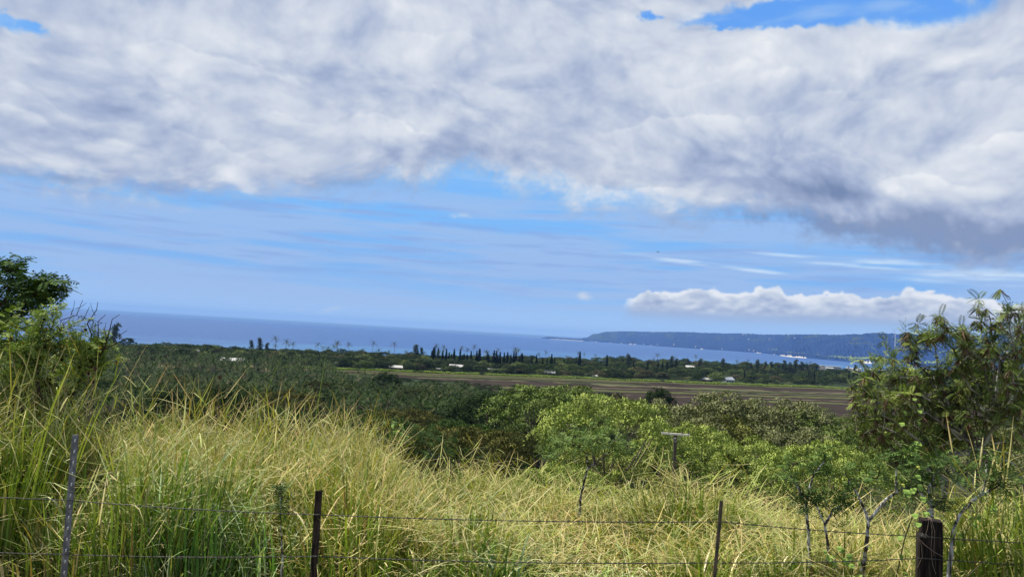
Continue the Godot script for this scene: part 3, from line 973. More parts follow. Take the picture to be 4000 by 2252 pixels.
func plant(kind: String, k: int, az: float, dist: float, size: float, label: String, group: String, stretch := 1.0) -> Node3D:
	var o: Node3D = copy_of(pat[kind][k % pat[kind].size()], on(az, dist), rng.randf() * TAU, size, label, group)
	o.scale.y = size * stretch
	return o


func build_slope_trees() -> void:
	# sunlit trees below the crest: kind, variant, bearing, distance, size, stretch, label
	for t in [
		["sunny", 0, 8.4, 64.0, 0.80, 1.30, "bright yellow-green spreading tree left of the power pole"],
		["sunny", 1, 14.8, 76.0, 0.72, 1.30, "pale feathery tree behind the power pole"],
		["sunny", 2, 4.8, 52.0, 0.46, 1.1, "light green feathery tree at the left edge of the sunlit trees"],
		["sunny", 1, 10.2, 50.0, 0.42, 1.0, "low light green tree at the foot of the power pole"],
		["olive", 0, 16.6, 72.0, 0.95, 1.0, "yellow-green leafy tree just right of the power pole"],
		["sunny", 2, 19.8, 70.0, 0.62, 1.35, "broad olive green tree in the middle of the sunlit trees"],
		["sunny", 0, 24.4, 58.0, 0.64, 1.25, "pale green feathery tree left of the large pod-bearing shrub"],
		["olive", 2, 22.6, 110.0, 1.35, 1.0, "green leafy tree under the ploughed field corner"],
		["olive", 0, 26.4, 118.0, 1.4, 1.0, "yellowish leafy tree by the near field corner"],
		["olive", 1, 17.6, 122.0, 1.4, 1.05, "dark green tree with a yellow-tipped top behind the pole"],
		["olive", 2, 30.0, 80.0, 0.8, 1.0, "leafy tree half hidden behind the pod-bearing shrub"],
		["olive", 0, 34.5, 70.0, 0.8, 1.0, "leafy tree behind the right end of the pod-bearing shrub"],
		["sunny", 2, 20.6, 46.0, 0.36, 1.0, "small light green tree in front of the olive green tree"],
		["olive", 2, 14.0, 42.0, 0.42, 1.0, "small bushy tree right behind the tall tussock by the pole"],
		["olive", 1, 1.6, 58.0, 0.5, 1.0, "shaded green tree beside the light feathery tree"],
		["olive", 0, 27.4, 40.0, 0.42, 1.0, "small tree with pale twigs behind the lichened saplings"],
		["layered", 0, 12.2, 135.0, 0.72, 1.0, "brownish green layered tree behind the bright spreading tree"],
		["layered", 1, -0.6, 118.0, 0.78, 1.0, "dark layered tree with a wide crown below the grove"],
		["layered", 2, -5.2, 98.0, 0.62, 1.0, "dark layered tree above the lone tussock"],
		["layered", 3, 2.8, 150.0, 0.85, 1.1, "brown-green layered tree left of the bright spreading tree"],
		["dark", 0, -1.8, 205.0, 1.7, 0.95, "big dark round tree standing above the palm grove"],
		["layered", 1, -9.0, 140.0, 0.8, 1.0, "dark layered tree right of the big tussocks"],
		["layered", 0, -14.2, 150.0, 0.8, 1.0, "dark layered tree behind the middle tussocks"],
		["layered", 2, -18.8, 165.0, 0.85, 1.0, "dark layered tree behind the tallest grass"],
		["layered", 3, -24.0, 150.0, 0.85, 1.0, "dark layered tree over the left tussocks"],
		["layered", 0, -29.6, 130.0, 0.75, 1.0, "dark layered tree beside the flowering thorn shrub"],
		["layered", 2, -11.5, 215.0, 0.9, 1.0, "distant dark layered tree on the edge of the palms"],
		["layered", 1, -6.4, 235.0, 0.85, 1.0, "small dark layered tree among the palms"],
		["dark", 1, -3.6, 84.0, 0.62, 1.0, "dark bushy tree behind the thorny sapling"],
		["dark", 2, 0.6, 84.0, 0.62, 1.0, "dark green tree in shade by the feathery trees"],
		["dark", 2, 12.0, 320.0, 1.35, 1.55, "very dark round tree standing against the ploughed field"],
		["dark", 0, 13.7, 300.0, 0.95, 1.45, "grey-green tree right beside the very dark round tree"],
		["far", 4, 8.6, 330.0, 1.1, 1.75, "brown bare-looking bush in front of the ploughed field"],
		["far", 4, 10.1, 320.0, 0.9, 1.7, "low brown bush left of the very dark round tree"],
		["dark", 1, 17.4, 330.0, 1.05, 1.3, "green tree in front of the middle of the field"],
		["olive", 1, 19.4, 150.0, 1.0, 1.0, "fresh green tree below the field with a dead top"],
		["olive", 2, 24.4, 140.0, 0.8, 1.0, "pale flowering tree at the bottom of the field"],
		["far", 4, 25.8, 220.0, 0.75, 0.9, "brown twiggy tree by the right field corner"],
		["dark", 2, 4.8, 215.0, 0.95, 1.0, "dark tree between the palms and the bright tree"],
	]:
		plant(t[0], t[1], t[2], t[3], t[4], t[6], "trees below the grassy crest", t[5])
	# bushes that fill in under them
	for k in 70:
		var az := rng.randf_range(-34.0, 37.0)
		var d := rng.randf_range(26.0, 64.0)
		plant("bush", k, az, d, rng.randf_range(0.6, 1.0), "%s bush below the grassy crest, %s" % [["dark green", "light green", "brownish"][k % 3], sector(az)], "bushes below the crest")
	var taken := []
	var tries := 0
	while taken.size() < 86 and tries < 1600:
		tries += 1
		var az := rng.randf_range(-39.0, 3.0)
		var d := rng.randf_range(62.0, 430.0)
		var size := rng.randf_range(0.72, 1.25) if d > 110.0 else rng.randf_range(0.6, 0.85)
		var p := on(az, d)
		var free := true
		for t in taken:
			free = free and Vector2(p.x - t.x, p.z - t.z).length() > 7.4 * (size + t.y)
		if not free:
			continue
		taken.append(Vector3(p.x, size, p.z))
		plant("layered" if tries % 5 else "dark", tries, az, d, size if tries % 5 else size * 1.3, "%s shade-coloured layered tree between crest and palm grove, %s" % ["nearer" if d < 130.0 else "farther", sector(az)] if tries % 5 else "dark round tree in the shade below the crest, " + sector(az), "shaded trees between crest and palms", rng.randf_range(0.9, 1.15))
	for k in 62:
		var az := rng.randf_range(2.5, 38.0)
		var d := rng.randf_range(70.0, 190.0) if k < 26 else rng.randf_range(170.0, 400.0)
		if d > 170.0 and az < 13.0:
			continue
		plant("olive", k, az, d, rng.randf_range(0.6, 0.95) if d < 120.0 else rng.randf_range(1.5, 2.0), "%s leafy green tree in the sunlit wood, %s" % ["nearer" if d < 120.0 else "farther", sector(az)], "sunlit trees below the field")


func sector(az: float) -> String:
	for s in [[-29.0, "behind the thorny shrub"], [-22.0, "behind the left tussocks"], [-15.0, "behind the tallest tussocks"], [-7.0, "left of the big dark round tree"], [1.5, "around the big dark round tree"], [11.0, "above the bright spreading tree"], [15.0, "behind the power pole"], [21.0, "right of the power pole"], [26.0, "left of the pod-bearing shrub"]]:
		if az < s[0]:
			return s[1]
	return "behind the pod-bearing shrub"


func in_field(p: Vector3) -> bool:
	var q := p - FIELD_A
	var u := q.dot(FIELD_U)
	var t := q.dot(FIELD_N)
	return u > -20.0 - t * 0.9 + t * 0.9 * smoothstep(0.0, 200.0, u) and t > -6.0 and t < 60.0 + u * 0.62 and u > -30.0


func build_groves() -> void:
	# palms
	var spots := []
	var tries := 0
	while spots.size() < 1450 and tries < 16000:
		tries += 1
		var az := rng.randf_range(-38.0, 9.0)
		var d := sqrt(rng.randf_range(225.0 * 225.0, 780.0 * 780.0))
		var p := on(az, d)
		if cleared(az, d, 3.0) or in_field(p) or d > 735.0 + az * 1.2 or (az > 2.0 and d < 300.0) or d > along([[-14.0, 800.0], [-13.0, 500.0], [-4.0, 445.0], [1.0, 385.0], [9.0, 380.0]], az):
			continue
		spots.append([d, az, p])
	spots.sort_custom(func(a, b): return a[0] < b[0])
	var rest := []
	for k in 5:
		rest.append([])
	for k in spots.size():
		var kind: int = [0, 1, 2, 4, 0, 1, 4][rng.randi_range(0, 6)]
		var s := rng.randf_range(0.8, 1.2)
		if k < 230:
			plant("palm", kind, spots[k][1], spots[k][0], s, "coconut palm, %s rows of the grove, %s" % ["nearest" if spots[k][0] < 275.0 else "middle", sector(spots[k][1])], "coconut palms in the grove")
		else:
			rest[kind].append(spots[k][2])
	for k in 5:
		palm_mass(k, rest[k])
	var low := []
	for k in 1300:
		var az := rng.randf_range(-40.0, 10.0)
		var d := sqrt(rng.randf_range(200.0 * 200.0, 790.0 * 790.0))
		var p := on(az, d)
		if in_field(p):
			continue
		var s := rng.randf_range(0.45, 0.8)
		low.append([Transform3D(Basis(Vector3.UP, rng.randf() * TAU).scaled(Vector3(s, s * 0.42, s)), p), Color(0.45, 0.5, 0.45)])
	var src: MeshInstance3D = pat.far[0].get_node("crown")
	scatter("grove_scrub", "dark scrub growing under the palms", src.mesh, src.material_override, low)
	# broad trees scattered through the grove and along the field
	for k in 16:
		var az := rng.randf_range(-38.0, 3.0)
		var d := rng.randf_range(300.0, 700.0)
		if not in_field(on(az, d)):
			plant("far", [0, 2, 0, 1][k % 4], az, d, rng.randf_range(0.8, 1.2), "dark broad tree among the grove palms, " + sector(az), "broad trees in the palm grove")


func palm_mass(k: int, places: Array) -> void:
	# too many to count: trunks and crowns of the further palms
	for part in ["trunk", "crown"]:
		var where := []
		var src: MeshInstance3D = pat.palm[k].get_node(part)
		var r := RandomNumberGenerator.new()
		r.seed = 900 + k
		for p in places:
			var s := r.randf_range(0.8, 1.2)
			var tone := r.randf_range(0.85, 1.2)
			where.append([Transform3D(Basis(Vector3.UP, r.randf() * TAU).scaled(Vector3.ONE * s), p), Color(tone, tone, tone)])
		scatter("palm_grove", "mass of coconut palms further out in the grove", src.mesh, src.material_override, where)


func shore_spot(az: float, behind: float) -> float:
	# distance at which a bearing is that far inland of the shore
	var d := 600.0
	while d < 4000.0:
		var p := at(az, d)
		if inland(p.x, p.z) < behind:
			return d
		d += 5.0
	return 4000.0


var clearings := []


func cleared(az: float, d: float, reach: float) -> bool:
	for c in clearings:
		if absf(az - c[0]) < c[2] + reach / d * 57.3 and d > c[1] - c[3] and d < c[1] + 12.0:
			return true
	return false


func build_belt() -> void:
	# trees between the field and the shore
	var n := 0
	var tries := 0
	while n < 290 and tries < 4000:
		tries += 1
		var az := rng.randf_range(-38.0, 30.0)
		var edge := 0.0
		var far := shore_spot(az, 45.0)
		var d := rng.randf_range(760.0, far)
		var p := on(az, d)
		if (p - FIELD_A).dot(FIELD_N) > -14.0 and az > -13.5:
			continue
		if cleared(az, d, 4.0):
			continue
		var kind: int = [0, 0, 1, 2, 2, 4, 0, 3][rng.randi_range(0, 7)] if az < 4.0 else [0, 1, 1, 3, 2, 4, 2, 3][rng.randi_range(0, 7)]
		plant("far", kind, az, d, rng.randf_range(0.85, 1.5) * (1.0 if d < 1300.0 else 1.2), "%s tree in the shore belt, %s" % [["dark broad", "mid-green broad", "dull green broad", "light green broad", "brownish broad"][kind], sector(az)], "trees in the wooded belt by the shore", rng.randf_range(0.8, 1.05))
		n += 1
	var mass := []
	for k in 5:
		mass.append([])
	tries = 0
	while tries < 3600:
		tries += 1
		var az := rng.randf_range(-40.0, 36.0)
		var d := rng.randf_range(740.0, shore_spot(az, 40.0))
		var p := on(az, d)
		if (p - FIELD_A).dot(FIELD_N) > -12.0 and az > -13.5:
			continue
		if cleared(az, d, 3.0):
			continue
		var s := rng.randf_range(0.55, 1.15) * (1.0 if d < 1300.0 else 1.3)
		var tone := rng.randf_range(0.5, 1.0)
		mass[[0, 0, 1, 2, 2, 4, 0, 3][rng.randi_range(0, 7)]].append([Transform3D(Basis(Vector3.UP, rng.randf() * TAU).scaled(Vector3(s * 1.1, s * rng.randf_range(0.7, 1.3), s * 1.1)), p), Color(tone, tone, tone)])
	for k in 5:
		var src: MeshInstance3D = pat.far[k].get_node("crown")
		scatter("wooded_belt", "mass of smaller trees and scrub between field and shore", src.mesh, src.material_override, mass[k])
	# dark pines in a close row, then singly
	for k in 34:
		plant("pine", k, -6.2 + k * 0.225 + rng.randf_range(-0.16, 0.16), 900.0 + rng.randf_range(-25.0, 25.0), rng.randf_range(0.72, 1.15) * (1.12 if k == 18 else 1.0), "dark column pine in the close row above the field", "column pines in a close row")
	for t in [[2.3, 930.0, 0.95], [2.8, 925.0, 0.8], [3.5, 930.0, 1.05], [3.75, 935.0, 0.85], [3.15, 925.0, 0.75], [5.75, 960.0, 1.28], [7.9, 1000.0, 1.1], [10.0, 990.0, 0.8], [11.1, 1000.0, 0.85], [11.9, 1010.0, 0.9], [12.25, 1012.0, 0.95], [12.6, 1015.0, 0.9], [1.9, 925.0, 0.85], [4.5, 950.0, 0.7], [22.9, 1150.0, 0.75], [23.3, 1150.0, 0.8], [25.6, 1250.0, 0.8], [25.9, 1250.0, 0.85], [18.4, 1000.0, 0.7]]:
		plant("pine", int(t[0] * 10.0), t[0], t[1], t[2], "dark column pine standing apart in the shore belt", "single column pines by the shore")
	for t in [[-19.8, 905.0, 1.0], [-19.2, 915.0, 1.15], [-18.7, 905.0, 0.9], [-7.4, 960.0, 1.2], [-6.9, 965.0, 1.0], [-28.9, 950.0, 1.7], [9.6, 1050.0, 1.3], [12.9, 1180.0, 1.2], [13.3, 1180.0, 1.05], [15.1, 1240.0, 1.1], [16.8, 1260.0, 1.2], [18.8, 1300.0, 1.0], [19.3, 1310.0, 1.25], [19.9, 1330.0, 1.1], [20.3, 1340.0, 1.15], [20.8, 1340.0, 1.0], [21.2, 1320.0, 1.35], [21.6, 1330.0, 1.2], [22.0, 1350.0, 1.45], [22.4, 1360.0, 1.3], [22.8, 1400.0, 1.1], [23.4, 1450.0, 1.0], [26.0, 1700.0, 1.1]]:
		plant("iron", int(absf(t[0]) * 10.0), t[0], t[1], t[2], "grey-green wispy ironwood by the shore" if t[0] > -28.0 else "tall leaning ironwood against the sea at the left", "ironwoods by the shore" if t[0] > -28.0 else "")
	plant("dark", 1, -28.1, 945.0, 1.7, "dark dense round tree beside the tall leaning ironwood", "")
	# palms against the sea
	for k in 70:
		var az := rng.randf_range(-20.0, 24.0)
		var d := shore_spot(az, rng.randf_range(40.0, 190.0))
		plant("palm", [2, 3, 2, 3, 1][k % 5], az, d, rng.randf_range(1.0, 1.6), "coconut palm standing against the sea by the shore, " + sector(az), "coconut palms by the shore")
	# hedge of tall cane grass along the far edge of the field
	var where := []
	var cane: Mesh = tussock(400, 60, 1.1, 3.0, 0.95, 0.0, 14.0)
	for k in 900:
		var u := rng.randf_range(-50.0, 720.0)
		var p := FIELD_A + FIELD_U * u + FIELD_N * rng.randf_range(-9.0, 1.0)
		p.y = ground_y(p.x, p.z) + 0.4
		where.append([Transform3D(Basis(Vector3.UP, rng.randf() * TAU).scaled(Vector3(1.8, rng.randf_range(0.8, 1.15), 1.8)), p), Color(1, 1, 1)])
	var m := foliage(Color(0.6, 0.66, 0.3))
	scatter("cane_grass", "band of tall light green cane grass along the far field edge", cane, m, where)


# ---------------------------------------------------------------- near shrubs
func wiggle(r: RandomNumberGenerator, a: Vector3, b: Vector3, n: int, amount: float) -> Array:
	var pts := [a]
	for k in range(1, n):
		pts.append(a.lerp(b, k / float(n)) + rand_dir(r) * amount * a.distance_to(b))
	pts.append(b)
	return pts


func tapered(r0: float, r1: float, n: int) -> Array:
	var out := []
	for k in n + 1:
		out.append(lerpf(r0, r1, k / float(n)))
	return out


# bark with patches of pale lichen
func lichen(g: Geo, from: int, dark: Color, pale: Color, share: float) -> void:
	for k in range(from, g.v.size()):
		var t := bumps.get_noise_3dv(g.v[k] * 12.0) + 0.8 * bumps.get_noise_3dv(g.v[k] * 37.0)
		g.c[k] = dark.lerp(pale, smoothstep(-0.02, 0.14, t + share - 0.5))


# a compound leaf: pairs of narrow leaflets on a drooping stalk
func compound(g: Geo, r: RandomNumberGenerator, p: Vector3, dir: Vector3, length: float, pairs: int, plen: float, pw: float, col: Color) -> void:
	var side := dir.cross(Vector3.UP + rand_dir(r) * 0.4).normalized()
	var d := dir
	var step := length / pairs
	for k in pairs:
		p += d * step
		d = (d - Vector3.UP * 0.09).normalized()
		var l := plen * (0.65 + 0.5 * sin(PI * (k + 0.6) / pairs))
		var flat := d.cross(side)
		for w in [-1.0, 1.0]:
			var q: Vector3 = (side * w + d * 0.55 - Vector3.UP * 0.18).normalized()
			g.leaf(p, q, (d - q * d.dot(q) + flat * r.randf_range(-0.5, 0.5)).normalized(), l, pw, col)


func pods(g: Geo, r: RandomNumberGenerator, p: Vector3, many: int) -> void:
	for k in many:
		var d := (Vector3.DOWN + rand_dir(r) * 0.75).normalized()
		var l := r.randf_range(0.09, 0.16)
		var side := d.cross(rand_dir(r)).normalized()
		var col := vary(r, Color(0.075, 0.045, 0.03), Color(0.15, 0.095, 0.06))
		var m := p + d * l * 0.5 + side.cross(d) * 0.012
		g.quad(p - side * 0.004, p + side * 0.004, m + side * 0.007, m - side * 0.007, col)
		g.quad(m - side * 0.007, m + side * 0.007, p + d * l + side * 0.003, p + d * l - side * 0.003, col)


func build_pod_shrub() -> void:
	var r := RandomNumberGenerator.new()
	r.seed = 31
	var tips := [V(4.52,49.61,-9.12), V(4.88,49.74,-9.49), V(4.85,49.93,-9.19), V(5.29,50.16,-9.38), V(5.39,50.27,-9.36), V(5.13,50.24,-8.47), V(5.22,50.34,-8.32), V(6.01,50.34,-9.38), V(5.72,50.51,-8.46), V(5.87,50.61,-8.31), V(6.64,50.58,-9.26), V(6.26,50.35,-8.49), V(6.74,50.08,-8.87), V(4.68,49.18,-9.47), V(4.90,48.96,-9.65), V(4.79,49.48,-8.82), V(5.28,49.77,-9.44), V(5.67,49.83,-9.65), V(5.72,50.02,-8.97), V(6.08,50.13,-9.15), V(6.19,50.15,-8.94), V(5.73,49.78,-8.07), V(5.47,49.19,-9.56), V(5.71,49.56,-9.10), V(5.73,49.42,-8.54), V(5.74,49.39,-8.01), V(5.27,48.71,-9.87), V(5.36,48.89,-9.09), V(5.82,49.09,-9.27), V(6.39,48.88,-9.20), V(6.56,49.59,-8.76), V(6.86,49.19,-8.95), V(5.71,49.78,-8.73), V(5.08,49.35,-9.85), V(5.40,49.40,-9.02)]
	var forks := [V(5.84,48.37,-8.85), V(5.85,48.91,-8.84), V(5.73,49.03,-8.92), V(5.46,48.69,-9.09), V(6.04,49.27,-8.71)]
	var base := V(5.79, 46.75, -8.88)
	var o := thing("pod_shrub", "large feathery shrub hung with brown seed pods at the right edge", "shrub", base)
	var wood := Geo.new()
	var leaves := Geo.new()
	var fruit := Geo.new()
	wood.tube(wiggle(r, Vector3.ZERO, forks[0] - base, 6, 0.03), tapered(0.075, 0.055, 6), 8, Color.WHITE)
	wood.tube(wiggle(r, V(0.12, 0, 0.05), forks[3] - base, 7, 0.05), tapered(0.06, 0.035, 7), 8, Color.WHITE)
	wood.tube(wiggle(r, forks[0] - base, forks[1] - base, 5, 0.05), tapered(0.05, 0.04, 5), 8, Color.WHITE)
	wood.tube(wiggle(r, forks[1] - base, forks[2] - base, 3, 0.05), tapered(0.035, 0.03, 3), 7, Color.WHITE)
	wood.tube(wiggle(r, forks[1] - base, forks[4] - base, 4, 0.07), tapered(0.04, 0.028, 4), 7, Color.WHITE)
	for t in tips:
		var near: Vector3 = forks[1]
		for f in forks:
			if t.distance_to(f) < t.distance_to(near) and f.y < t.y + 0.25:
				near = f
		var e: Vector3 = t - base
		wood.tube(wiggle(r, near - base, e, 6, 0.07), tapered(0.022, 0.006, 6), 6, Color.WHITE)
		for k in 17:
			var root := e.lerp(near - base, r.randf_range(0.0, 0.42)) if k > 4 else e
			var q := root + rand_dir(r) * r.randf_range(0.08, 0.30) * (0.6 if k <= 3 else 1.0)
			wood.tube(wiggle(r, root, q, 2, 0.08), tapered(0.006, 0.003, 2), 4, Color.WHITE)
			var fresh := r.randf() < 0.22
			for l in 6:
				var dir := (rand_dir(r) + Vector3.UP * 0.1).normalized()
				compound(leaves, r, q, dir, r.randf_range(0.11, 0.18), 9, 0.046, 0.010, vary(r, Color(0.16, 0.22, 0.05), Color(0.30, 0.36, 0.09)) if fresh else vary(r, Color(0.06, 0.092, 0.026), Color(0.14, 0.18, 0.05)))
			if r.randf() < 0.62:
				pods(fruit, r, q, r.randi_range(5, 11))
	for k in 26:
		var a: Vector3 = forks[k % 5] - base
		wood.tube(wiggle(r, a, a + (rand_dir(r) * V(1, 0.6, 1) + Vector3.UP * 0.25) * r.randf_range(0.5, 1.2), 7, 0.09), tapered(0.016, 0.003, 7), 5, Color.WHITE)
	lichen(wood, 0, Color(0.085, 0.072, 0.06), Color(0.42, 0.41, 0.38), 0.48)
	mesh_node("branches", wood.mesh(), bark, o)
	mesh_node("leaves", leaves.mesh(), leaf_bright, o)
	tag(mesh_node("seed_pods", fruit.mesh(), paint(0.7, 0.3), o), "dry brown hanging seed pods")


func build_thorn_shrub() -> void:
	var r := RandomNumberGenerator.new()
	r.seed = 41
	var tips := [V(-5.76,49.71,-8.21), V(-5.62,49.85,-8.25), V(-5.06,49.87,-7.68), V(-4.99,49.92,-7.77), V(-4.96,49.75,-7.88), V(-5.65,49.58,-8.33), V(-5.46,49.51,-7.82), V(-5.36,49.50,-8.12), V(-5.03,49.57,-7.94), V(-5.03,49.66,-8.18), V(-4.94,49.44,-8.10), V(-4.81,49.58,-8.13), V(-4.87,49.72,-8.37), V(-4.80,49.62,-8.41), V(-4.98,49.52,-8.55), V(-4.82,49.36,-8.50), V(-5.04,49.35,-8.59), V(-5.41,49.30,-8.52), V(-5.40,49.32,-8.14), V(-5.26,49.31,-7.62), V(-5.83,49.57,-8.07), V(-5.87,49.29,-8.17), V(-5.64,49.12,-8.26), V(-5.27,49.20,-8.10), V(-5.82,49.84,-7.90), V(-5.5,48.9,-8.0), V(-5.8,48.8,-8.2), V(-5.2,48.95,-8.0), V(-5.0,49.05,-8.2), V(-5.6,48.6,-7.9), V(-6.1,49.1,-8.1)]
	var bare := [V(-4.83,50.03,-8.16), V(-4.89,50.09,-8.42), V(-4.97,50.10,-8.25), V(-4.70,49.95,-8.27), V(-4.53,49.96,-8.26), V(-5.09,49.93,-8.31), V(-4.45,49.78,-8.3)]
	var base := V(-5.3, 46.85, -8.1)
	var forks := [V(-5.10, 49.05, -8.15), V(-5.42, 49.0, -8.0), V(-4.9, 49.25, -8.3), V(-5.25, 49.4, -7.95)]
	var o := thing("thorn_shrub", "thorny shrub with yellow ball flowers at the left edge", "shrub", base)
	var wood := Geo.new()
	var leaves := Geo.new()
	var bloom := Geo.new()
	var dark := Color(0.055, 0.042, 0.032)
	for f in forks:
		wood.tube(wiggle(r, Vector3(r.randf_range(-0.1, 0.1), 0, 0), f - base, 6, 0.05), tapered(0.04, 0.02, 6), 6, dark)
	for t in tips + bare:
		var near: Vector3 = forks[0]
		for f in forks:
			if t.distance_to(f) < t.distance_to(near):
				near = f
		var e: Vector3 = t - base
		wood.tube(wiggle(r, near - base, e, 6, 0.08), tapered(0.013, 0.003, 6), 5, dark)
		if t in bare:
			for k in 3:
				var s: Vector3 = (near - base).lerp(e, r.randf_range(0.5, 0.9))
				wood.tube(wiggle(r, s, s + (rand_dir(r) + Vector3.UP * 0.6) * 0.11, 2, 0.1), tapered(0.004, 0.002, 2), 4, dark)
			continue
		for k in 12:
			var root := e.lerp(near - base, r.randf_range(0.0, 0.7)) if k > 4 else e
			var q := root + rand_dir(r) * r.randf_range(0.05, 0.20)
			wood.tube([root, q], [0.004, 0.002], 4, dark)
			for l in 7:
				compound(leaves, r, q + rand_dir(r) * 0.03, (rand_dir(r) + Vector3.UP * 0.3).normalized(), r.randf_range(0.06, 0.10), 4, 0.042, 0.015, vary(r, Color(0.10, 0.15, 0.035), Color(0.28, 0.36, 0.09)))
			if r.randf() < 0.26:
				ball(bloom, q + rand_dir(r) * 0.04, r.randf_range(0.013, 0.019), vary(r, Color(0.75, 0.42, 0.03), Color(0.85, 0.62, 0.06)), r)
	mesh_node("branches", wood.mesh(), bark, o)
	mesh_node("leaves", leaves.mesh(), leaf_bright, o)
	tag(mesh_node("flowers", bloom.mesh(), paint(0.8, 0.2), o), "small yellow ball flowers")


func ball(g: Geo, c: Vector3, rad: float, col: Color, r: RandomNumberGenerator, rough := 0.1) -> void:
	var rings := 5
	var segs := 7
	var first := g.v.size()
	for i in rings + 1:
		var t := PI * i / rings
		for s in segs:
			var a := TAU * s / segs
			var d := Vector3(sin(t) * cos(a), cos(t), sin(t) * sin(a))
			g.v.append(c + d * rad * (1.0 + r.randf_range(-rough, rough)))
			g.n.append(d)
			g.c.append(col)
	for i in rings:
		for s in segs:
			var a := first + i * segs + s
			var b := first + i * segs + (s + 1) % segs
			g.ix.append(a); g.ix.append(b); g.ix.append(a + segs)
			g.ix.append(b); g.ix.append(b + segs); g.ix.append(a + segs)


func build_corner_tree() -> void:
	var r := RandomNumberGenerator.new()
	r.seed = 51
	var tips := [V(-8.77,50.72,-12.28), V(-8.07,50.55,-11.45), V(-8.43,50.43,-12.24), V(-7.94,50.47,-12.00), V(-7.65,50.38,-11.82), V(-7.68,50.22,-12.00), V(-8.24,50.27,-12.32), V(-8.44,50.19,-12.33), V(-8.06,50.29,-11.39), V(-8.65,50.49,-11.81), V(-8.31,50.27,-11.21), V(-8.09,50.04,-12.35), V(-8.06,49.96,-11.81), V(-8.66,49.97,-12.19), V(-8.92,50.02,-12.16), V(-8.71,50.14,-11.60), V(-8.24,50.22,-12.65), V(-7.94,50.06,-11.86), V(-8.5,49.7,-11.8), V(-8.1,49.65,-12.0), V(-9.3,50.3,-11.9), V(-9.2,50.7,-12.2)]
	var base := V(-8.6, 46.2, -11.7)
	var fork := V(-0.03, 3.2, 0.05)
	var o := thing("corner_tree", "dark broadleaf tree rising behind the thorny shrub at the left edge", "tree", base)
	var wood := Geo.new()
	var leaves := Geo.new()
	var dark := Color(0.045, 0.038, 0.03)
	wood.tube(wiggle(r, Vector3.ZERO, fork, 5, 0.03), tapered(0.12, 0.08, 5), 8, dark)
	for t in tips:
		var e: Vector3 = t - base
		wood.tube(wiggle(r, fork, e, 5, 0.07), tapered(0.035, 0.010, 5), 5, dark)
		for k in 6:
			var root := e.lerp(fork, r.randf_range(0.0, 0.25)) if k > 3 else e
			var q := root + rand_dir(r) * r.randf_range(0.06, 0.22) + Vector3.UP * 0.05
			wood.tube([root, q], [0.008, 0.004], 4, dark)
			for l in 6:
				var dir := (rand_dir(r) * Vector3(1, 0.5, 1) + Vector3.UP * 0.1).normalized()
				compound(leaves, r, q, dir, r.randf_range(0.16, 0.26), 5, 0.085, 0.034, vary(r, Color(0.035, 0.070, 0.020), Color(0.085, 0.14, 0.040)))
	mesh_node("trunk", wood.mesh(), bark, o)
	mesh_node("crown", leaves.mesh(), leaf_dark, o)


func sapling(called: String, label: String, group: String, paths: Array, leafy: Array, r0: float, pale: float, spread: float, per: int, ca: Color, cb: Color, plen := 0.05) -> void:
	var r := RandomNumberGenerator.new()
	r.seed = 60 + paths.size() * 7 + int(absf(paths[0][0].x) * 100.0)
	var base: Vector3 = paths[0][0]
	var o := thing(called, label, "sapling", base, 0.0, group)
	var wood := Geo.new()
	var leaves := Geo.new()
	for p in paths:
		var pts := []
		var rad := []
		for k in p.size():
			var a: Vector3 = p[k]
			if k > 0:
				var b: Vector3 = p[k - 1]
				for q in range(1, 12):
					pts.append(b.lerp(a, q / 12.0) - base + rand_dir(r) * 0.004)
					rad.append(0.0)
			pts.append(a - base)
			rad.append(0.0)
		var start := r0 if p == paths[0] else r0 * 0.62
		for k in pts.size():
			rad[k] = lerpf(start, r0 * 0.28, k / float(pts.size() - 1)) * r.randf_range(0.9, 1.12)
		wood.tube(pts, rad, 7, Color.WHITE)
	lichen(wood, 0, Color(0.055, 0.045, 0.036), Color(0.55, 0.55, 0.53), pale)
	for t in leafy:
		for k in per:
			var q: Vector3 = t - base + rand_dir(r) * r.randf_range(0.02, spread)
			var from := wood.v.size()
			wood.tube(wiggle(r, t - base, q, 2, 0.1), tapered(0.005, 0.0025, 2), 4, Color(0.05, 0.042, 0.034))
			for l in 5:
				compound(leaves, r, q, (rand_dir(r) + Vector3.UP * 0.3).normalized(), r.randf_range(0.07, 0.13), 5, plen, plen * 0.22, vary(r, ca, cb))
	mesh_node("trunk", wood.mesh(), bark, o)
	mesh_node("leaves", leaves.mesh(), leaf_bright, o)


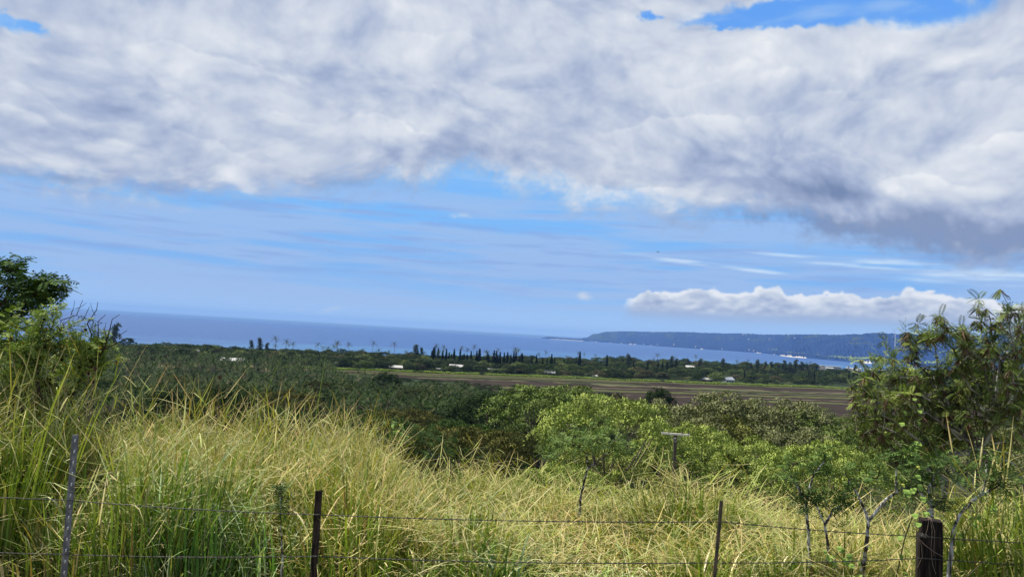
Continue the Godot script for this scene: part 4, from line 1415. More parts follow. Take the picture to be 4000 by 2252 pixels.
func build_saplings() -> void:
	var ga := Color(0.05, 0.10, 0.028)
	var gb := Color(0.11, 0.18, 0.05)
	var grp := "lichened saplings behind the fence"
	sapling("sapling", "lichen-spotted grey sapling nearest the rusty right post", grp, [[V(3.04,47.3,-6.97), V(3.03,47.80,-6.97), V(3.00,48.28,-7.00), V(2.97,48.50,-7.00), V(2.91,48.65,-7.03), V(2.82,48.78,-7.07)], [V(2.97,48.50,-7.00), V(3.02,48.71,-7.02), V(3.03,48.82,-6.97), V(3.11,48.95,-6.93)]], [V(2.82,48.78,-7.07), V(2.92,48.62,-7.0), V(3.03,48.82,-6.97), V(3.11,48.97,-6.93), V(3.0,48.6,-7.0), V(2.86,48.9,-7.0)], 0.022, 0.56, 0.18, 5, ga, gb)
	sapling("sapling", "short forked sapling with white lichen next to the tallest grey one", grp, [[V(3.16,47.3,-6.94), V(3.15,47.86,-6.94), V(3.15,48.13,-6.89), V(3.12,48.35,-6.91), V(3.02,48.56,-6.92)], [V(3.12,48.35,-6.91), V(3.19,48.50,-6.90), V(3.26,48.55,-6.87), V(3.28,48.66,-6.87)]], [V(3.02,48.56,-6.92), V(3.13,48.50,-6.98), V(3.26,48.6,-6.87), V(3.2,48.45,-6.9)], 0.022, 0.54, 0.14, 4, ga, gb)
	sapling("sapling", "wide forked sapling reaching over the wooden post", grp, [[V(3.44,47.35,-6.79), V(3.43,47.96,-6.79), V(3.43,48.23,-6.73), V(3.47,48.44,-6.78), V(3.42,48.58,-6.80), V(3.35,48.69,-6.77), V(3.30,48.80,-6.84)], [V(3.47,48.44,-6.78), V(3.58,48.66,-6.70), V(3.70,48.78,-6.65), V(3.84,48.84,-6.56)], [V(3.66,48.74,-6.66), V(3.66,48.95,-6.67)]], [V(3.30,48.80,-6.84), V(3.84,48.86,-6.56), V(3.66,48.97,-6.67), V(3.5,48.85,-6.7), V(3.78,49.0,-6.6), V(3.95,48.95,-6.6)], 0.023, 0.52, 0.18, 5, ga, gb)
	sapling("sapling", "leaning pale sapling right behind the wooden post", grp, [[V(3.95,47.6,-6.42), V(4.03,48.50,-6.39), V(4.06,48.62,-6.37), V(4.17,48.76,-6.37), V(4.25,48.82,-6.36), V(4.24,48.99,-6.28), V(4.24,49.12,-6.30)], [V(4.25,48.82,-6.36), V(4.36,48.92,-6.3)]], [V(4.24,49.12,-6.30), V(4.3,48.95,-6.3), V(4.36,48.92,-6.3), V(4.1,49.0,-6.35)], 0.02, 0.52, 0.18, 5, ga, gb)
	sapling("sapling", "dark twiggy sapling directly behind the wooden post", grp, [[V(3.90,47.5,-6.52), V(3.90,48.50,-6.50), V(3.90,48.67,-6.51), V(3.87,48.81,-6.52), V(3.91,48.92,-6.50), V(3.96,49.05,-6.50)], [V(3.90,48.67,-6.51), V(3.80,48.78,-6.54)], [V(3.87,48.6,-6.52), V(4.0,48.75,-6.5)]], [V(3.96,49.05,-6.50), V(3.80,48.78,-6.54), V(3.9,48.85,-6.5), V(4.0,48.75,-6.5)], 0.02, 0.5, 0.15, 5, ga, gb)
	sapling("leaning_sapling", "slender sapling leaning right with a flat feathery crown, mid field", "", [[V(1.08,46.7,-9.94), V(1.10,47.49,-9.94), V(1.11,47.81,-9.94), V(1.16,48.10,-9.93), V(1.19,48.24,-9.93), V(1.16,48.40,-9.93), V(1.0,48.55,-9.7)], [V(1.19,48.22,-9.93), V(1.30,48.30,-9.9), V(1.42,48.42,-9.90), V(1.55,48.52,-9.8)]], [V(0.92,48.57,-9.53), V(1.13,48.58,-10.04), V(1.22,48.65,-9.45), V(1.46,48.59,-9.59), V(1.60,48.51,-9.78), V(0.81,48.45,-10.08), V(0.67,48.42,-9.63), V(1.05,48.66,-9.7), V(1.35,48.66,-9.8)], 0.022, 0.28, 0.22, 11, Color(0.09, 0.15, 0.045), Color(0.20, 0.28, 0.085))
	sapling("thorny_sapling", "dark thin thorny sapling left of the lone tussock", "", [[V(-0.86,46.4,-11.97), V(-0.93,47.40,-11.96), V(-1.07,47.78,-11.95), V(-1.28,48.07,-11.93), V(-1.33,48.30,-11.65)], [V(-1.07,47.78,-11.95), V(-1.0,48.1,-11.9), V(-1.02,48.24,-11.84)]], [V(-1.33,48.30,-11.65), V(-1.19,48.24,-12.16), V(-1.02,48.16,-11.84), V(-0.91,48.04,-12.24), V(-1.23,47.90,-12.18), V(-0.94,47.90,-11.89), V(-1.41,48.13,-11.89)], 0.02, 0.15, 0.2, 8, Color(0.025, 0.055, 0.018), Color(0.06, 0.11, 0.035))
	sapling("fence_sapling", "small thorny seedling growing up left of the dark rusty post", "", [[V(-1.86,47.3,-6.3), V(-1.85,47.9,-6.3), V(-1.88,48.15,-6.3), V(-1.92,48.5,-6.3)]], [V(-1.92,48.5,-6.3), V(-1.9,48.42,-6.3)], 0.012, 0.6, 0.07, 3, Color(0.03, 0.06, 0.02), Color(0.07, 0.11, 0.035))


# ---------------------------------------------------------------- vines and single plants
func heart_leaf(size: float, a: Color, b: Color) -> ArrayMesh:
	var g := Geo.new()
	var rim := [Vector2(0, 0), Vector2(0.22, -0.14), Vector2(0.46, -0.02), Vector2(0.50, 0.25), Vector2(0.36, 0.58), Vector2(0.16, 0.85), Vector2(0, 1.0)]
	for w in [-1.0, 1.0]:
		for k in rim.size() - 1:
			var p: Vector2 = rim[k]
			var q: Vector2 = rim[k + 1]
			var m0 := Vector3(0, 0.05 * sin(p.y * 3.0), -p.y)
			var m1 := Vector3(0, 0.05 * sin(q.y * 3.0), -q.y)
			var e0 := Vector3(p.x * w, 0.16 * p.x + 0.05 * sin(p.y * 9.0), -p.y)
			var e1 := Vector3(q.x * w, 0.16 * q.x + 0.05 * sin(q.y * 9.0), -q.y)
			g.quad(m0 * size, e0 * size, e1 * size, m1 * size, a.lerp(b, k / 6.0))
	return g.mesh()


func vine(label: String, path: Array, count: int, size: float, ca: Color, cb: Color, seed_: int) -> void:
	var r := RandomNumberGenerator.new()
	r.seed = seed_
	var base: Vector3 = path[-1]
	var o := thing("climbing_vine", label, "vine", base, 0.0, "heart-leaved climbing vines")
	var g := Geo.new()
	var pts := []
	for p in path:
		pts.append(p - base)
	g.tube(pts, tapered(0.004, 0.006, pts.size() - 1), 5, Color(0.09, 0.10, 0.04))
	mesh_node("stem", g.mesh(), bark, o)
	var shapes := [heart_leaf(size, ca, cb), heart_leaf(size * 0.8, cb, ca), heart_leaf(size * 0.62, Color(0.50, 0.46, 0.09), cb)]
	for k in count:
		var t := r.randf() * (pts.size() - 1.001)
		var p: Vector3 = pts[int(t)].lerp(pts[int(t) + 1], t - int(t)) + rand_dir(r) * Vector3(0.10, 0.07, 0.07)
		var b := Basis.from_euler(Vector3(r.randf_range(-1.3, -0.5), r.randf_range(-0.8, 0.8) + PI, r.randf_range(-0.5, 0.5)))
		mesh_node("leaf", shapes[0 if r.randf() < 0.5 else 1 if r.randf() < 0.8 else 2], leaf_bright, o, Transform3D(b, p))


func build_small_plants() -> void:
	var la := Color(0.15, 0.25, 0.055)
	var lb := Color(0.24, 0.34, 0.085)
	vine("pale green heart-leaved vine hanging in the pod-bearing shrub", [V(4.78,49.50,-8.3), V(4.75,49.39,-8.31), V(4.76,49.24,-8.40), V(4.65,49.06,-8.29), V(4.76,48.92,-8.35), V(4.80,48.78,-8.37), V(4.70,48.55,-8.32)], 20, 0.055, la, lb, 1)
	vine("heart-leaved vine climbing a sapling left above the wooden post", [V(3.62,49.02,-6.3), V(3.53,48.96,-6.21), V(3.61,48.81,-6.30), V(3.59,48.73,-6.22), V(3.56,48.63,-6.22), V(3.54,48.41,-6.3), V(3.5,47.9,-6.4)], 18, 0.055, la, lb, 2)
	vine("leafy vine tangle in the grass left of the wooden post", [V(3.0,48.25,-6.5), V(3.1,48.15,-6.5), V(3.2,48.1,-6.5), V(3.2,47.7,-6.6)], 16, 0.06, la, lb, 3)
	vine("green vine among the saplings right of the wooden post", [V(4.55,48.75,-6.7), V(4.45,48.6,-6.7), V(4.35,48.45,-6.7), V(4.3,48.0,-6.8)], 18, 0.07, la, lb, 4)
	vine("pale vine leaves at the top of the left-centre grass", [V(-1.9,48.5,-11.5), V(-1.7,48.4,-11.5), V(-1.6,48.2,-11.5), V(-1.6,47.6,-11.6)], 22, 0.065, Color(0.10, 0.18, 0.05), Color(0.20, 0.28, 0.08), 5)
	# one broad leafed plant in front of the wooden post
	var o := thing("broadleaf_weed", "weed with large pale green leaves at the foot of the wooden post", "weed", V(3.36, 47.6, -5.62))
	var stem := Geo.new()
	stem.tube([Vector3.ZERO, V(0.0, 0.4, 0.02), V(0.0, 0.66, 0.03)], [0.012, 0.01, 0.006], 6, Color(0.16, 0.22, 0.07))
	stem.tube([V(0, 0.4, 0.02), V(-0.1, 0.6, 0.02)], [0.008, 0.005], 5, Color(0.16, 0.22, 0.07))
	mesh_node("stem", stem.mesh(), bark, o)
	var big := heart_leaf(0.2, Color(0.20, 0.30, 0.12), Color(0.27, 0.37, 0.17))
	for l in [[V(0.03, 0.66, -0.02), Vector3(-0.5, 2.8, 0.15)], [V(-0.12, 0.60, 0.0), Vector3(-0.35, 3.6, -0.2)], [V(0.12, 0.52, 0.02), Vector3(-0.4, 2.2, 0.3)], [V(-0.02, 0.45, 0.08), Vector3(-0.7, 3.1, 0.0)]]:
		mesh_node("leaf", big, leaf_bright, o, Transform3D(Basis.from_euler(l[1]), l[0]))
	# dry seed balls on stalks
	var r := RandomNumberGenerator.new()
	r.seed = 88
	for s in [[V(-4.54,49.31,-7.77), "dry round seed head left of the paired one, in front of the thorny shrub"], [V(-4.49,49.36,-7.80), "higher dry seed head of the pair in front of the thorny shrub"], [V(-4.50,49.22,-7.79), "lowest dry seed head below the pair by the thorny shrub"], [V(-3.35,49.30,-8.35), "single dry seed head standing above the left grass"], [V(-4.72,49.28,-7.67), "dark seed head under the thorny shrub's branches"]]:
		var p: Vector3 = s[0]
		var foot := V(p.x + 0.05, ground_y(p.x, p.z), p.z)
		var t := thing("seed_stalk", s[1], "dry stalk", foot, 0.0, "dry seed heads above the grass")
		var g := Geo.new()
		g.tube(wiggle(r, Vector3.ZERO, p - foot, 4, 0.008), tapered(0.006, 0.003, 4), 5, Color(0.24, 0.17, 0.10))
		mesh_node("stalk", g.mesh(), bark, t)
		var h := Geo.new()
		ball(h, p - foot, 0.020, Color(0.17, 0.11, 0.075), r, 0.2)
		for k in 40:
			var d := rand_dir(r)
			h.leaf(p - foot + d * 0.016, d, d.cross(rand_dir(r)).normalized(), 0.013, 0.006, vary(r, Color(0.15, 0.10, 0.07), Color(0.34, 0.25, 0.17)))
		mesh_node("seed_head", h.mesh(), paint(0.9, 0.1), t)
	# tall single blades and flowering stems above the sward
	var tall := Geo.new()
	for k in 46:
		var az := r.randf_range(-34.0, -9.0) if k < 38 else r.randf_range(-8.0, 16.0)
		var d := r.randf_range(8.5, 12.0)
		var p := on(az, d)
		var h := along(CREST, az) * r.randf_range(0.72, 1.0)
		var dry := r.randf() < 0.5
		blade(tall, r, p, r.randf() * TAU, h, r.randf_range(0.0, 0.14), r.randf_range(0.05, 0.7), 0.007 if dry else 0.013, vary(r, STRAW_A, STRAW_B) if dry else vary(r, GREEN_A, GREEN_B), vary(r, STRAW_A, RUST) if dry else vary(r, GREEN_B, LIME), 8)
	for b in [[-32.7, 8.2, 2.25, 0.03], [-32.3, 8.2, 2.1, 0.10], [-31.9, 8.3, 2.35, 0.16], [-33.4, 8.2, 2.05, 0.02], [-33.0, 8.0, 2.1, 0.0], [-31.5, 8.3, 1.95, 0.1]]:
		blade(tall, r, on(b[0], b[1]), r.randf_range(-0.4, 0.4), b[2] * 1.08, b[3], 0.35, 0.026, vary(r, GREEN_B, LIME, 0.05), LIME, 8)
	# broken straw leaves and one clump of broad green blades by the fence
	for k in 260:
		var p := on(r.randf_range(-36.0, 36.0), r.randf_range(6.8, 9.0))
		if p.z > -6.35:
			continue
		p.y += r.randf_range(0.15, 0.6)
		blade(tall, r, p, r.randf() * TAU, r.randf_range(0.15, 0.32), r.randf_range(0.2, 1.5), r.randf_range(0.5, 2.6), r.randf_range(0.012, 0.020), vary(r, STRAW_B, Color(0.82, 0.74, 0.52), 0.12), vary(r, STRAW_A, STRAW_B), 5)
	for k in 11:
		blade(tall, r, on(0.9 + r.randf_range(-0.9, 0.9), 6.7 + r.randf_range(-0.1, 0.2)), r.randf() * TAU, r.randf_range(0.75, 1.1), r.randf_range(0.05, 0.35), r.randf_range(0.4, 2.0), 0.034, vary(r, Color(0.03, 0.07, 0.022), Color(0.06, 0.12, 0.035), 0.1), Color(0.07, 0.13, 0.04), 9)
	tag(mesh_node("grass_stems", tall.mesh(), foliage(Color(0.62, 0.66, 0.30), 0.55, 0.35)), "single tall blades and stems standing above the grass", "", "", "stuff")


# ---------------------------------------------------------------- fence
func rust(a: Color, b: Color, c: Color, scale: Vector3, relief := 0.12) -> StandardMaterial3D:
	var m := StandardMaterial3D.new()
	var t := NoiseTexture2D.new()
	t.width = 256; t.height = 256
	t.seamless = true
	t.noise = noise_3(71, 0.02, 5, 0.6)
	var ramp := Gradient.new()
	ramp.offsets = PackedFloat32Array([0.25, 0.5, 0.75])
	ramp.colors = PackedColorArray([a.linear_to_srgb(), b.linear_to_srgb(), c.linear_to_srgb()])
	t.color_ramp = ramp
	m.albedo_texture = t
	m.uv1_triplanar = true
	m.uv1_scale = scale
	m.roughness = 0.85
	m.metallic_specular = 0.3
	var h := NoiseTexture2D.new()
	h.width = 256; h.height = 256
	h.seamless = true
	h.noise = noise_3(73, 0.03, 5, 0.65)
	m.heightmap_enabled = relief > 0.0
	m.heightmap_texture = h
	m.heightmap_scale = relief
	m.cull_mode = BaseMaterial3D.CULL_DISABLED
	return m


# an upright of constant section; outline runs in x,z
func upright(outline: Array, y0: float, y1: float, steps := 1) -> ArrayMesh:
	var g := Geo.new()
	for k in outline.size():
		var a: Vector2 = outline[k]
		var b: Vector2 = outline[(k + 1) % outline.size()]
		for s in steps:
			var h0 := lerpf(y0, y1, s / float(steps))
			var h1 := lerpf(y0, y1, (s + 1) / float(steps))
			g.quad(V(a.x, h0, a.y), V(b.x, h0, b.y), V(b.x, h1, b.y), V(a.x, h1, a.y), Color.WHITE)
	var flat := PackedVector2Array()
	for p in outline:
		flat.append(p)
	var ix := Geometry2D.triangulate_polygon(flat)
	for k in range(0, ix.size(), 3):
		g.tri(V(flat[ix[k]].x, y1, flat[ix[k]].y), V(flat[ix[k + 1]].x, y1, flat[ix[k + 1]].y), V(flat[ix[k + 2]].x, y1, flat[ix[k + 2]].y), Color.WHITE)
	return g.mesh()


const STEEL_Y := 47.2


func build_fence() -> void:
	# grey studded steel post
	var o := thing("steel_post", "grey studded steel fence post at the left", "fence post", V(-3.485, STEEL_Y, -5.9), deg_to_rad(14.0))
	o.rotation.z = 0.012
	var grey := rust(Color(0.12, 0.126, 0.142), Color(0.17, 0.177, 0.195), Color(0.26, 0.265, 0.275), V(5, 2, 5), 0.04)
	grey.metallic = 0.35
	grey.roughness = 0.6
	var face := mesh_node("face", upright([Vector2(-0.025, 0.0), Vector2(0.025, 0.0), Vector2(0.025, -0.004), Vector2(0.003, -0.007), Vector2(-0.003, -0.007), Vector2(-0.025, -0.004)], -0.6, 1.77, 3), grey, o)
	mesh_node("web", upright([Vector2(-0.0028, -0.0072), Vector2(0.0028, -0.0072), Vector2(0.002, -0.042), Vector2(-0.002, -0.042)], -0.6, 1.768), grey, o)
	var lug := Geo.new()
	lug.quad(V(-0.006, -0.010, 0.0), V(0.004, -0.010, 0.0), V(0.006, 0.008, 0.007), V(-0.003, 0.010, 0.007), Color.WHITE)
	lug.quad(V(-0.003, 0.010, 0.007), V(0.006, 0.008, 0.007), V(0.007, 0.014, 0.0), V(-0.002, 0.016, 0.0), Color.WHITE)
	lug.tri(V(-0.006, -0.010, 0.0), V(-0.003, 0.010, 0.007), V(-0.002, 0.016, 0.0), Color.WHITE)
	lug.tri(V(0.004, -0.010, 0.0), V(0.007, 0.014, 0.0), V(0.006, 0.008, 0.007), Color.WHITE)
	var bright := paint(0.4, 0.5)
	bright.albedo_color = Color(0.86, 0.87, 0.90)
	bright.metallic = 0.2
	var lm := lug.mesh()
	for k in 20:
		mesh_node("stud", lm, bright, face, Transform3D(Basis(), V(0.001, 1.72 - 0.088 * k, 0.001)))
	# dark rusty channel post with a bent lip
	o = thing("rusty_post", "dark rusty channel post with a bent lip on top", "fence post", V(-1.47, STEEL_Y, -5.9), deg_to_rad(-16.0))
	o.rotation.z = 0.014
	var iron := rust(Color(0.014, 0.010, 0.009), Color(0.032, 0.022, 0.018), Color(0.085, 0.055, 0.042), V(9, 0.9, 9), 0.10)
	var channel := mesh_node("channel", upright([Vector2(-0.027, 0.0), Vector2(-0.012, 0.006), Vector2(-0.010, 0.006), Vector2(-0.006, 0.0), Vector2(0.008, 0.0), Vector2(0.012, 0.007), Vector2(0.027, 0.003), Vector2(0.027, -0.022), Vector2(0.022, -0.022), Vector2(0.022, -0.004), Vector2(-0.022, -0.005), Vector2(-0.022, -0.02), Vector2(-0.027, -0.02)], -0.6, 1.43, 4), iron, o)
	var lip := Geo.new()
	var last := V(0.005, 1.428, 0.002)
	for k in range(1, 6):
		var a := k * 0.34
		var q := V(0.005 + 0.030 * sin(a), 1.428 + 0.014 * sin(a * 1.4), 0.002 + 0.012 * (1.0 - cos(a)))
		lip.quad(last, q, q + V(0.002, -0.003, -0.026), last + V(0.002, -0.003, -0.026), Color.WHITE)
		last = q
	lip.quad(last, last + V(0.006, -0.01, 0), last + V(0.006, -0.012, -0.02), last + V(0.002, -0.003, -0.026), Color.WHITE)
	mesh_node("bent_lip", lip.mesh(), iron, channel)
	# brown angle iron
	o = thing("angle_post", "reddish brown angle iron post leaning slightly right", "fence post", V(1.80, STEEL_Y, -6.1), deg_to_rad(24.0))
	o.rotation.z = -0.068
	var red := rust(Color(0.06, 0.03, 0.018), Color(0.15, 0.07, 0.04), Color(0.26, 0.14, 0.08), V(8, 1.0, 8), 0.10)
	var dull := rust(Color(0.05, 0.048, 0.034), Color(0.10, 0.085, 0.06), Color(0.17, 0.12, 0.08), V(8, 1.0, 8), 0.08)
	mesh_node("left_leg", upright([Vector2(-0.026, 0.0), Vector2(0.0, 0.008), Vector2(0.0, 0.003), Vector2(-0.026, -0.005)], -0.6, 1.49, 3), dull, o)
	mesh_node("right_leg", upright([Vector2(0.0005, 0.008), Vector2(0.020, -0.010), Vector2(0.018, -0.014), Vector2(0.0005, 0.003)], -0.6, 1.485, 3), red, o)
	# squared timber post
	o = thing("wooden_post", "thick dark weathered wooden corner post at the right", "fence post", V(3.735, STEEL_Y, -6.25), deg_to_rad(-22.0))
	o.rotation.z = 0.004
	o.scale = V(0.86, 1.0, 0.8)
	var timber := rust(Color(0.007, 0.0055, 0.005), Color(0.015, 0.011, 0.010), Color(0.045, 0.033, 0.028), V(11, 0.55, 11), 0.35)
	var log_ := mesh_node("timber", upright([Vector2(-0.108, 0.06), Vector2(-0.095, 0.082), Vector2(-0.052, 0.083), Vector2(-0.049, 0.066), Vector2(-0.045, 0.083), Vector2(0.06, 0.082), Vector2(0.063, 0.072), Vector2(0.066, 0.081), Vector2(0.098, 0.08), Vector2(0.110, 0.065), Vector2(0.110, -0.09), Vector2(-0.108, -0.09)], -0.6, 1.28, 4), timber, o)
	mesh_node("top_block", upright([Vector2(-0.088, 0.060), Vector2(-0.076, 0.078), Vector2(0.098, 0.077), Vector2(0.106, 0.060), Vector2(0.106, -0.085), Vector2(-0.088, -0.085)], 1.2801, 1.402, 1), timber, o)
	var r := RandomNumberGenerator.new()
	r.seed = 12
	var chip := Geo.new()
	for k in 26:
		var p := V(r.randf_range(-0.102, -0.03), 1.281 + r.randf_range(-0.018, 0.012), 0.0835)
		chip.leaf(p, (V(r.randf_range(-1, 1), r.randf_range(-0.6, 0.6), 0.2)).normalized(), Vector3.UP, r.randf_range(0.008, 0.022), 0.008, vary(r, Color(0.28, 0.24, 0.20), Color(0.45, 0.40, 0.34)))
	tag(mesh_node("splintered_notch", chip.mesh(), paint(0.9, 0.1), log_), "pale splintered notch")
	# dead vine runners hanging down the post
	var tw := thing("dead_vine", "thin dead vine runners hanging over the wooden post", "vine", V(3.735, STEEL_Y, -6.25), deg_to_rad(-22.0))
	tw.scale = V(0.86, 1.0, 0.82)
	for s in [[V(-0.03, 1.43, 0.0), V(-0.03, 1.41, 0.10), V(-0.04, 1.33, 0.096), V(-0.062, 1.27, 0.098)], [V(-0.02, 1.43, 0.0), V(-0.015, 1.41, 0.10), V(0.002, 1.33, 0.095), V(-0.006, 1.18, 0.096), V(0.01, 1.05, 0.097), V(0.04, 0.97, 0.097)], [V(0.0, 1.42, 0.0), V(0.0, 1.40, 0.10), V(0.025, 1.32, 0.095), V(0.02, 1.2, 0.096), V(0.022, 1.12, 0.096)], [V(-0.14, 1.27, 0.095), V(-0.09, 1.2, 0.097), V(-0.078, 1.1, 0.097), V(-0.12, 1.0, 0.096)], [V(-0.13, 1.26, 0.1), V(-0.06, 1.2, 0.1), V(0.03, 1.15, 0.1), V(0.11, 1.12, 0.1)]]:
		var g := Geo.new()
		g.tube(s, tapered(0.0030, 0.0018, s.size() - 1), 5, Color(0.24, 0.18, 0.14))
		mesh_node("runner", g.mesh(), bark, tw)
	# barbed wire
	var wm := paint(0.55, 0.5)
	wm.metallic = 0.3
	for w in [["upper barbed wire strand crossing the posts", [V(-6.2,48.47,-5.86), V(-3.485,48.45,-5.865), V(-1.48,48.45,-5.862), V(1.87,48.53,-6.06), V(3.60,48.48,-6.15), V(6.6,48.49,-6.3)]], ["lower barbed wire strand crossing the posts", [V(-6.2,48.0,-5.86), V(-3.485,48.02,-5.865), V(-1.47,48.12,-5.862), V(1.83,48.19,-6.06), V(3.60,48.30,-6.15), V(6.6,48.29,-6.3)]]]:
		var pts: Array = w[1]
		var t := thing("barbed_wire", w[0], "wire", pts[0], 0.0, "barbed wire strands")
		var line := []
		for k in pts.size() - 1:
			var a: Vector3 = pts[k]
			var b: Vector3 = pts[k + 1]
			var n := int(a.distance_to(b) / 0.012)
			for q in n:
				var s := q / float(n)
				line.append(a.lerp(b, s) - pts[0] - Vector3.UP * 0.022 * 4.0 * s * (1.0 - s) * minf(1.0, a.distance_to(b) / 3.0))
		var strand := Geo.new()
		for h in 2:
			var tw2 := []
			for k in line.size():
				var a := k * 0.9 + h * PI
				tw2.append(line[k] + V(0, sin(a), cos(a)) * 0.0026)
			strand.tube(tw2, tapered(0.0023, 0.0023, tw2.size() - 1), 4, Color(0.05, 0.048, 0.046))
		mesh_node("strand", strand.mesh(), wm, t)
		var barbs := Geo.new()
		for k in range(4, line.size() - 2, 10):
			for h in 2:
				var d := V(r.randf_range(-0.4, 0.4), 1.0, r.randf_range(-1.0, 1.0)).normalized()
				var p: Vector3 = line[k] + V(0.004 * h, 0, 0)
				barbs.tube([p - d * 0.014, p + d * 0.014], [0.0012, 0.0016], 4, Color(0.06, 0.057, 0.054))
			barbs.tube([line[k] - V(0.006, 0, 0), line[k + 1] + V(0.002, 0, 0)], [0.0045, 0.0045], 5, Color(0.055, 0.052, 0.05))
		tag(mesh_node("barbs", barbs.mesh(), wm, t), "", "", "", "stuff")


# ---------------------------------------------------------------- built things in the distance
func house(label: String, az: float, dist: float, wide: float, deep: float, high: float, rise: float, turn: float, wall: Color, roof: Color, floors := 1, group := "houses among the trees by the shore") -> Node3D:
	var p := on(az, dist)
	var o := thing("house", label, "house", p, -deg_to_rad(az) + turn, group)
	clearings.append([az, dist, rad_to_deg(wide * 0.5 / dist), 26.0 if dist < 1500.0 else 500.0])
	var plaster := paint(0.85, 0.3)
	var g := Geo.new()
	g.box(V(-wide / 2, -0.5, -deep / 2), V(wide / 2, high, deep / 2), wall)
	if rise > 0.3:
		g.tri(V(-wide / 2, high, deep / 2), V(-wide / 2, high, -deep / 2), V(-wide / 2, high + rise, 0), wall)
		g.tri(V(wide / 2, high, -deep / 2), V(wide / 2, high, deep / 2), V(wide / 2, high + rise, 0), wall)
	mesh_node("wall", g.mesh(), plaster, o)
	var t := Geo.new()
	var e := 0.9
	var drop := e * rise / (deep * 0.5)
	for s in [-1.0, 1.0]:
		var a := V(-wide / 2 - e, high - drop + 0.06, s * (deep / 2 + e))
		var b := V(wide / 2 + e, high - drop + 0.06, s * (deep / 2 + e))
		var c := V(wide / 2 + e, high + rise + 0.06, 0)
		var d := V(-wide / 2 - e, high + rise + 0.06, 0)
		var up := V(0, 0.22, 0)
		t.quad(a + up, b + up, c + up, d + up, roof)
		t.quad(a, b, b + up, a + up, roof)
		t.quad(a, a + up, d + up, d, roof)
		t.quad(b, b + up, c + up, c, roof)
	mesh_node("roof", t.mesh(), plaster, o)
	var pane := Geo.new()
	pane.box(V(-0.7, 0, -0.06), V(0.7, 1.3, 0.06), Color(0.03, 0.035, 0.045))
	var pm := pane.mesh()
	var glass := paint(0.2, 0.5)
	for f in floors:
		var n := int(wide / 3.4)
		for k in n:
			mesh_node("window", pm, glass, o, Transform3D(Basis(), V(-wide / 2 + (k + 0.5) * wide / n, high / floors * f + high / floors * 0.38, deep / 2 + 0.03)))
	var door := Geo.new()
	door.box(V(-0.5, 0, deep / 2 - 0.02), V(0.5, 2.1, deep / 2 + 0.07), Color(0.10, 0.07, 0.05))
	mesh_node("door", door.mesh(), plaster, o)
	return o


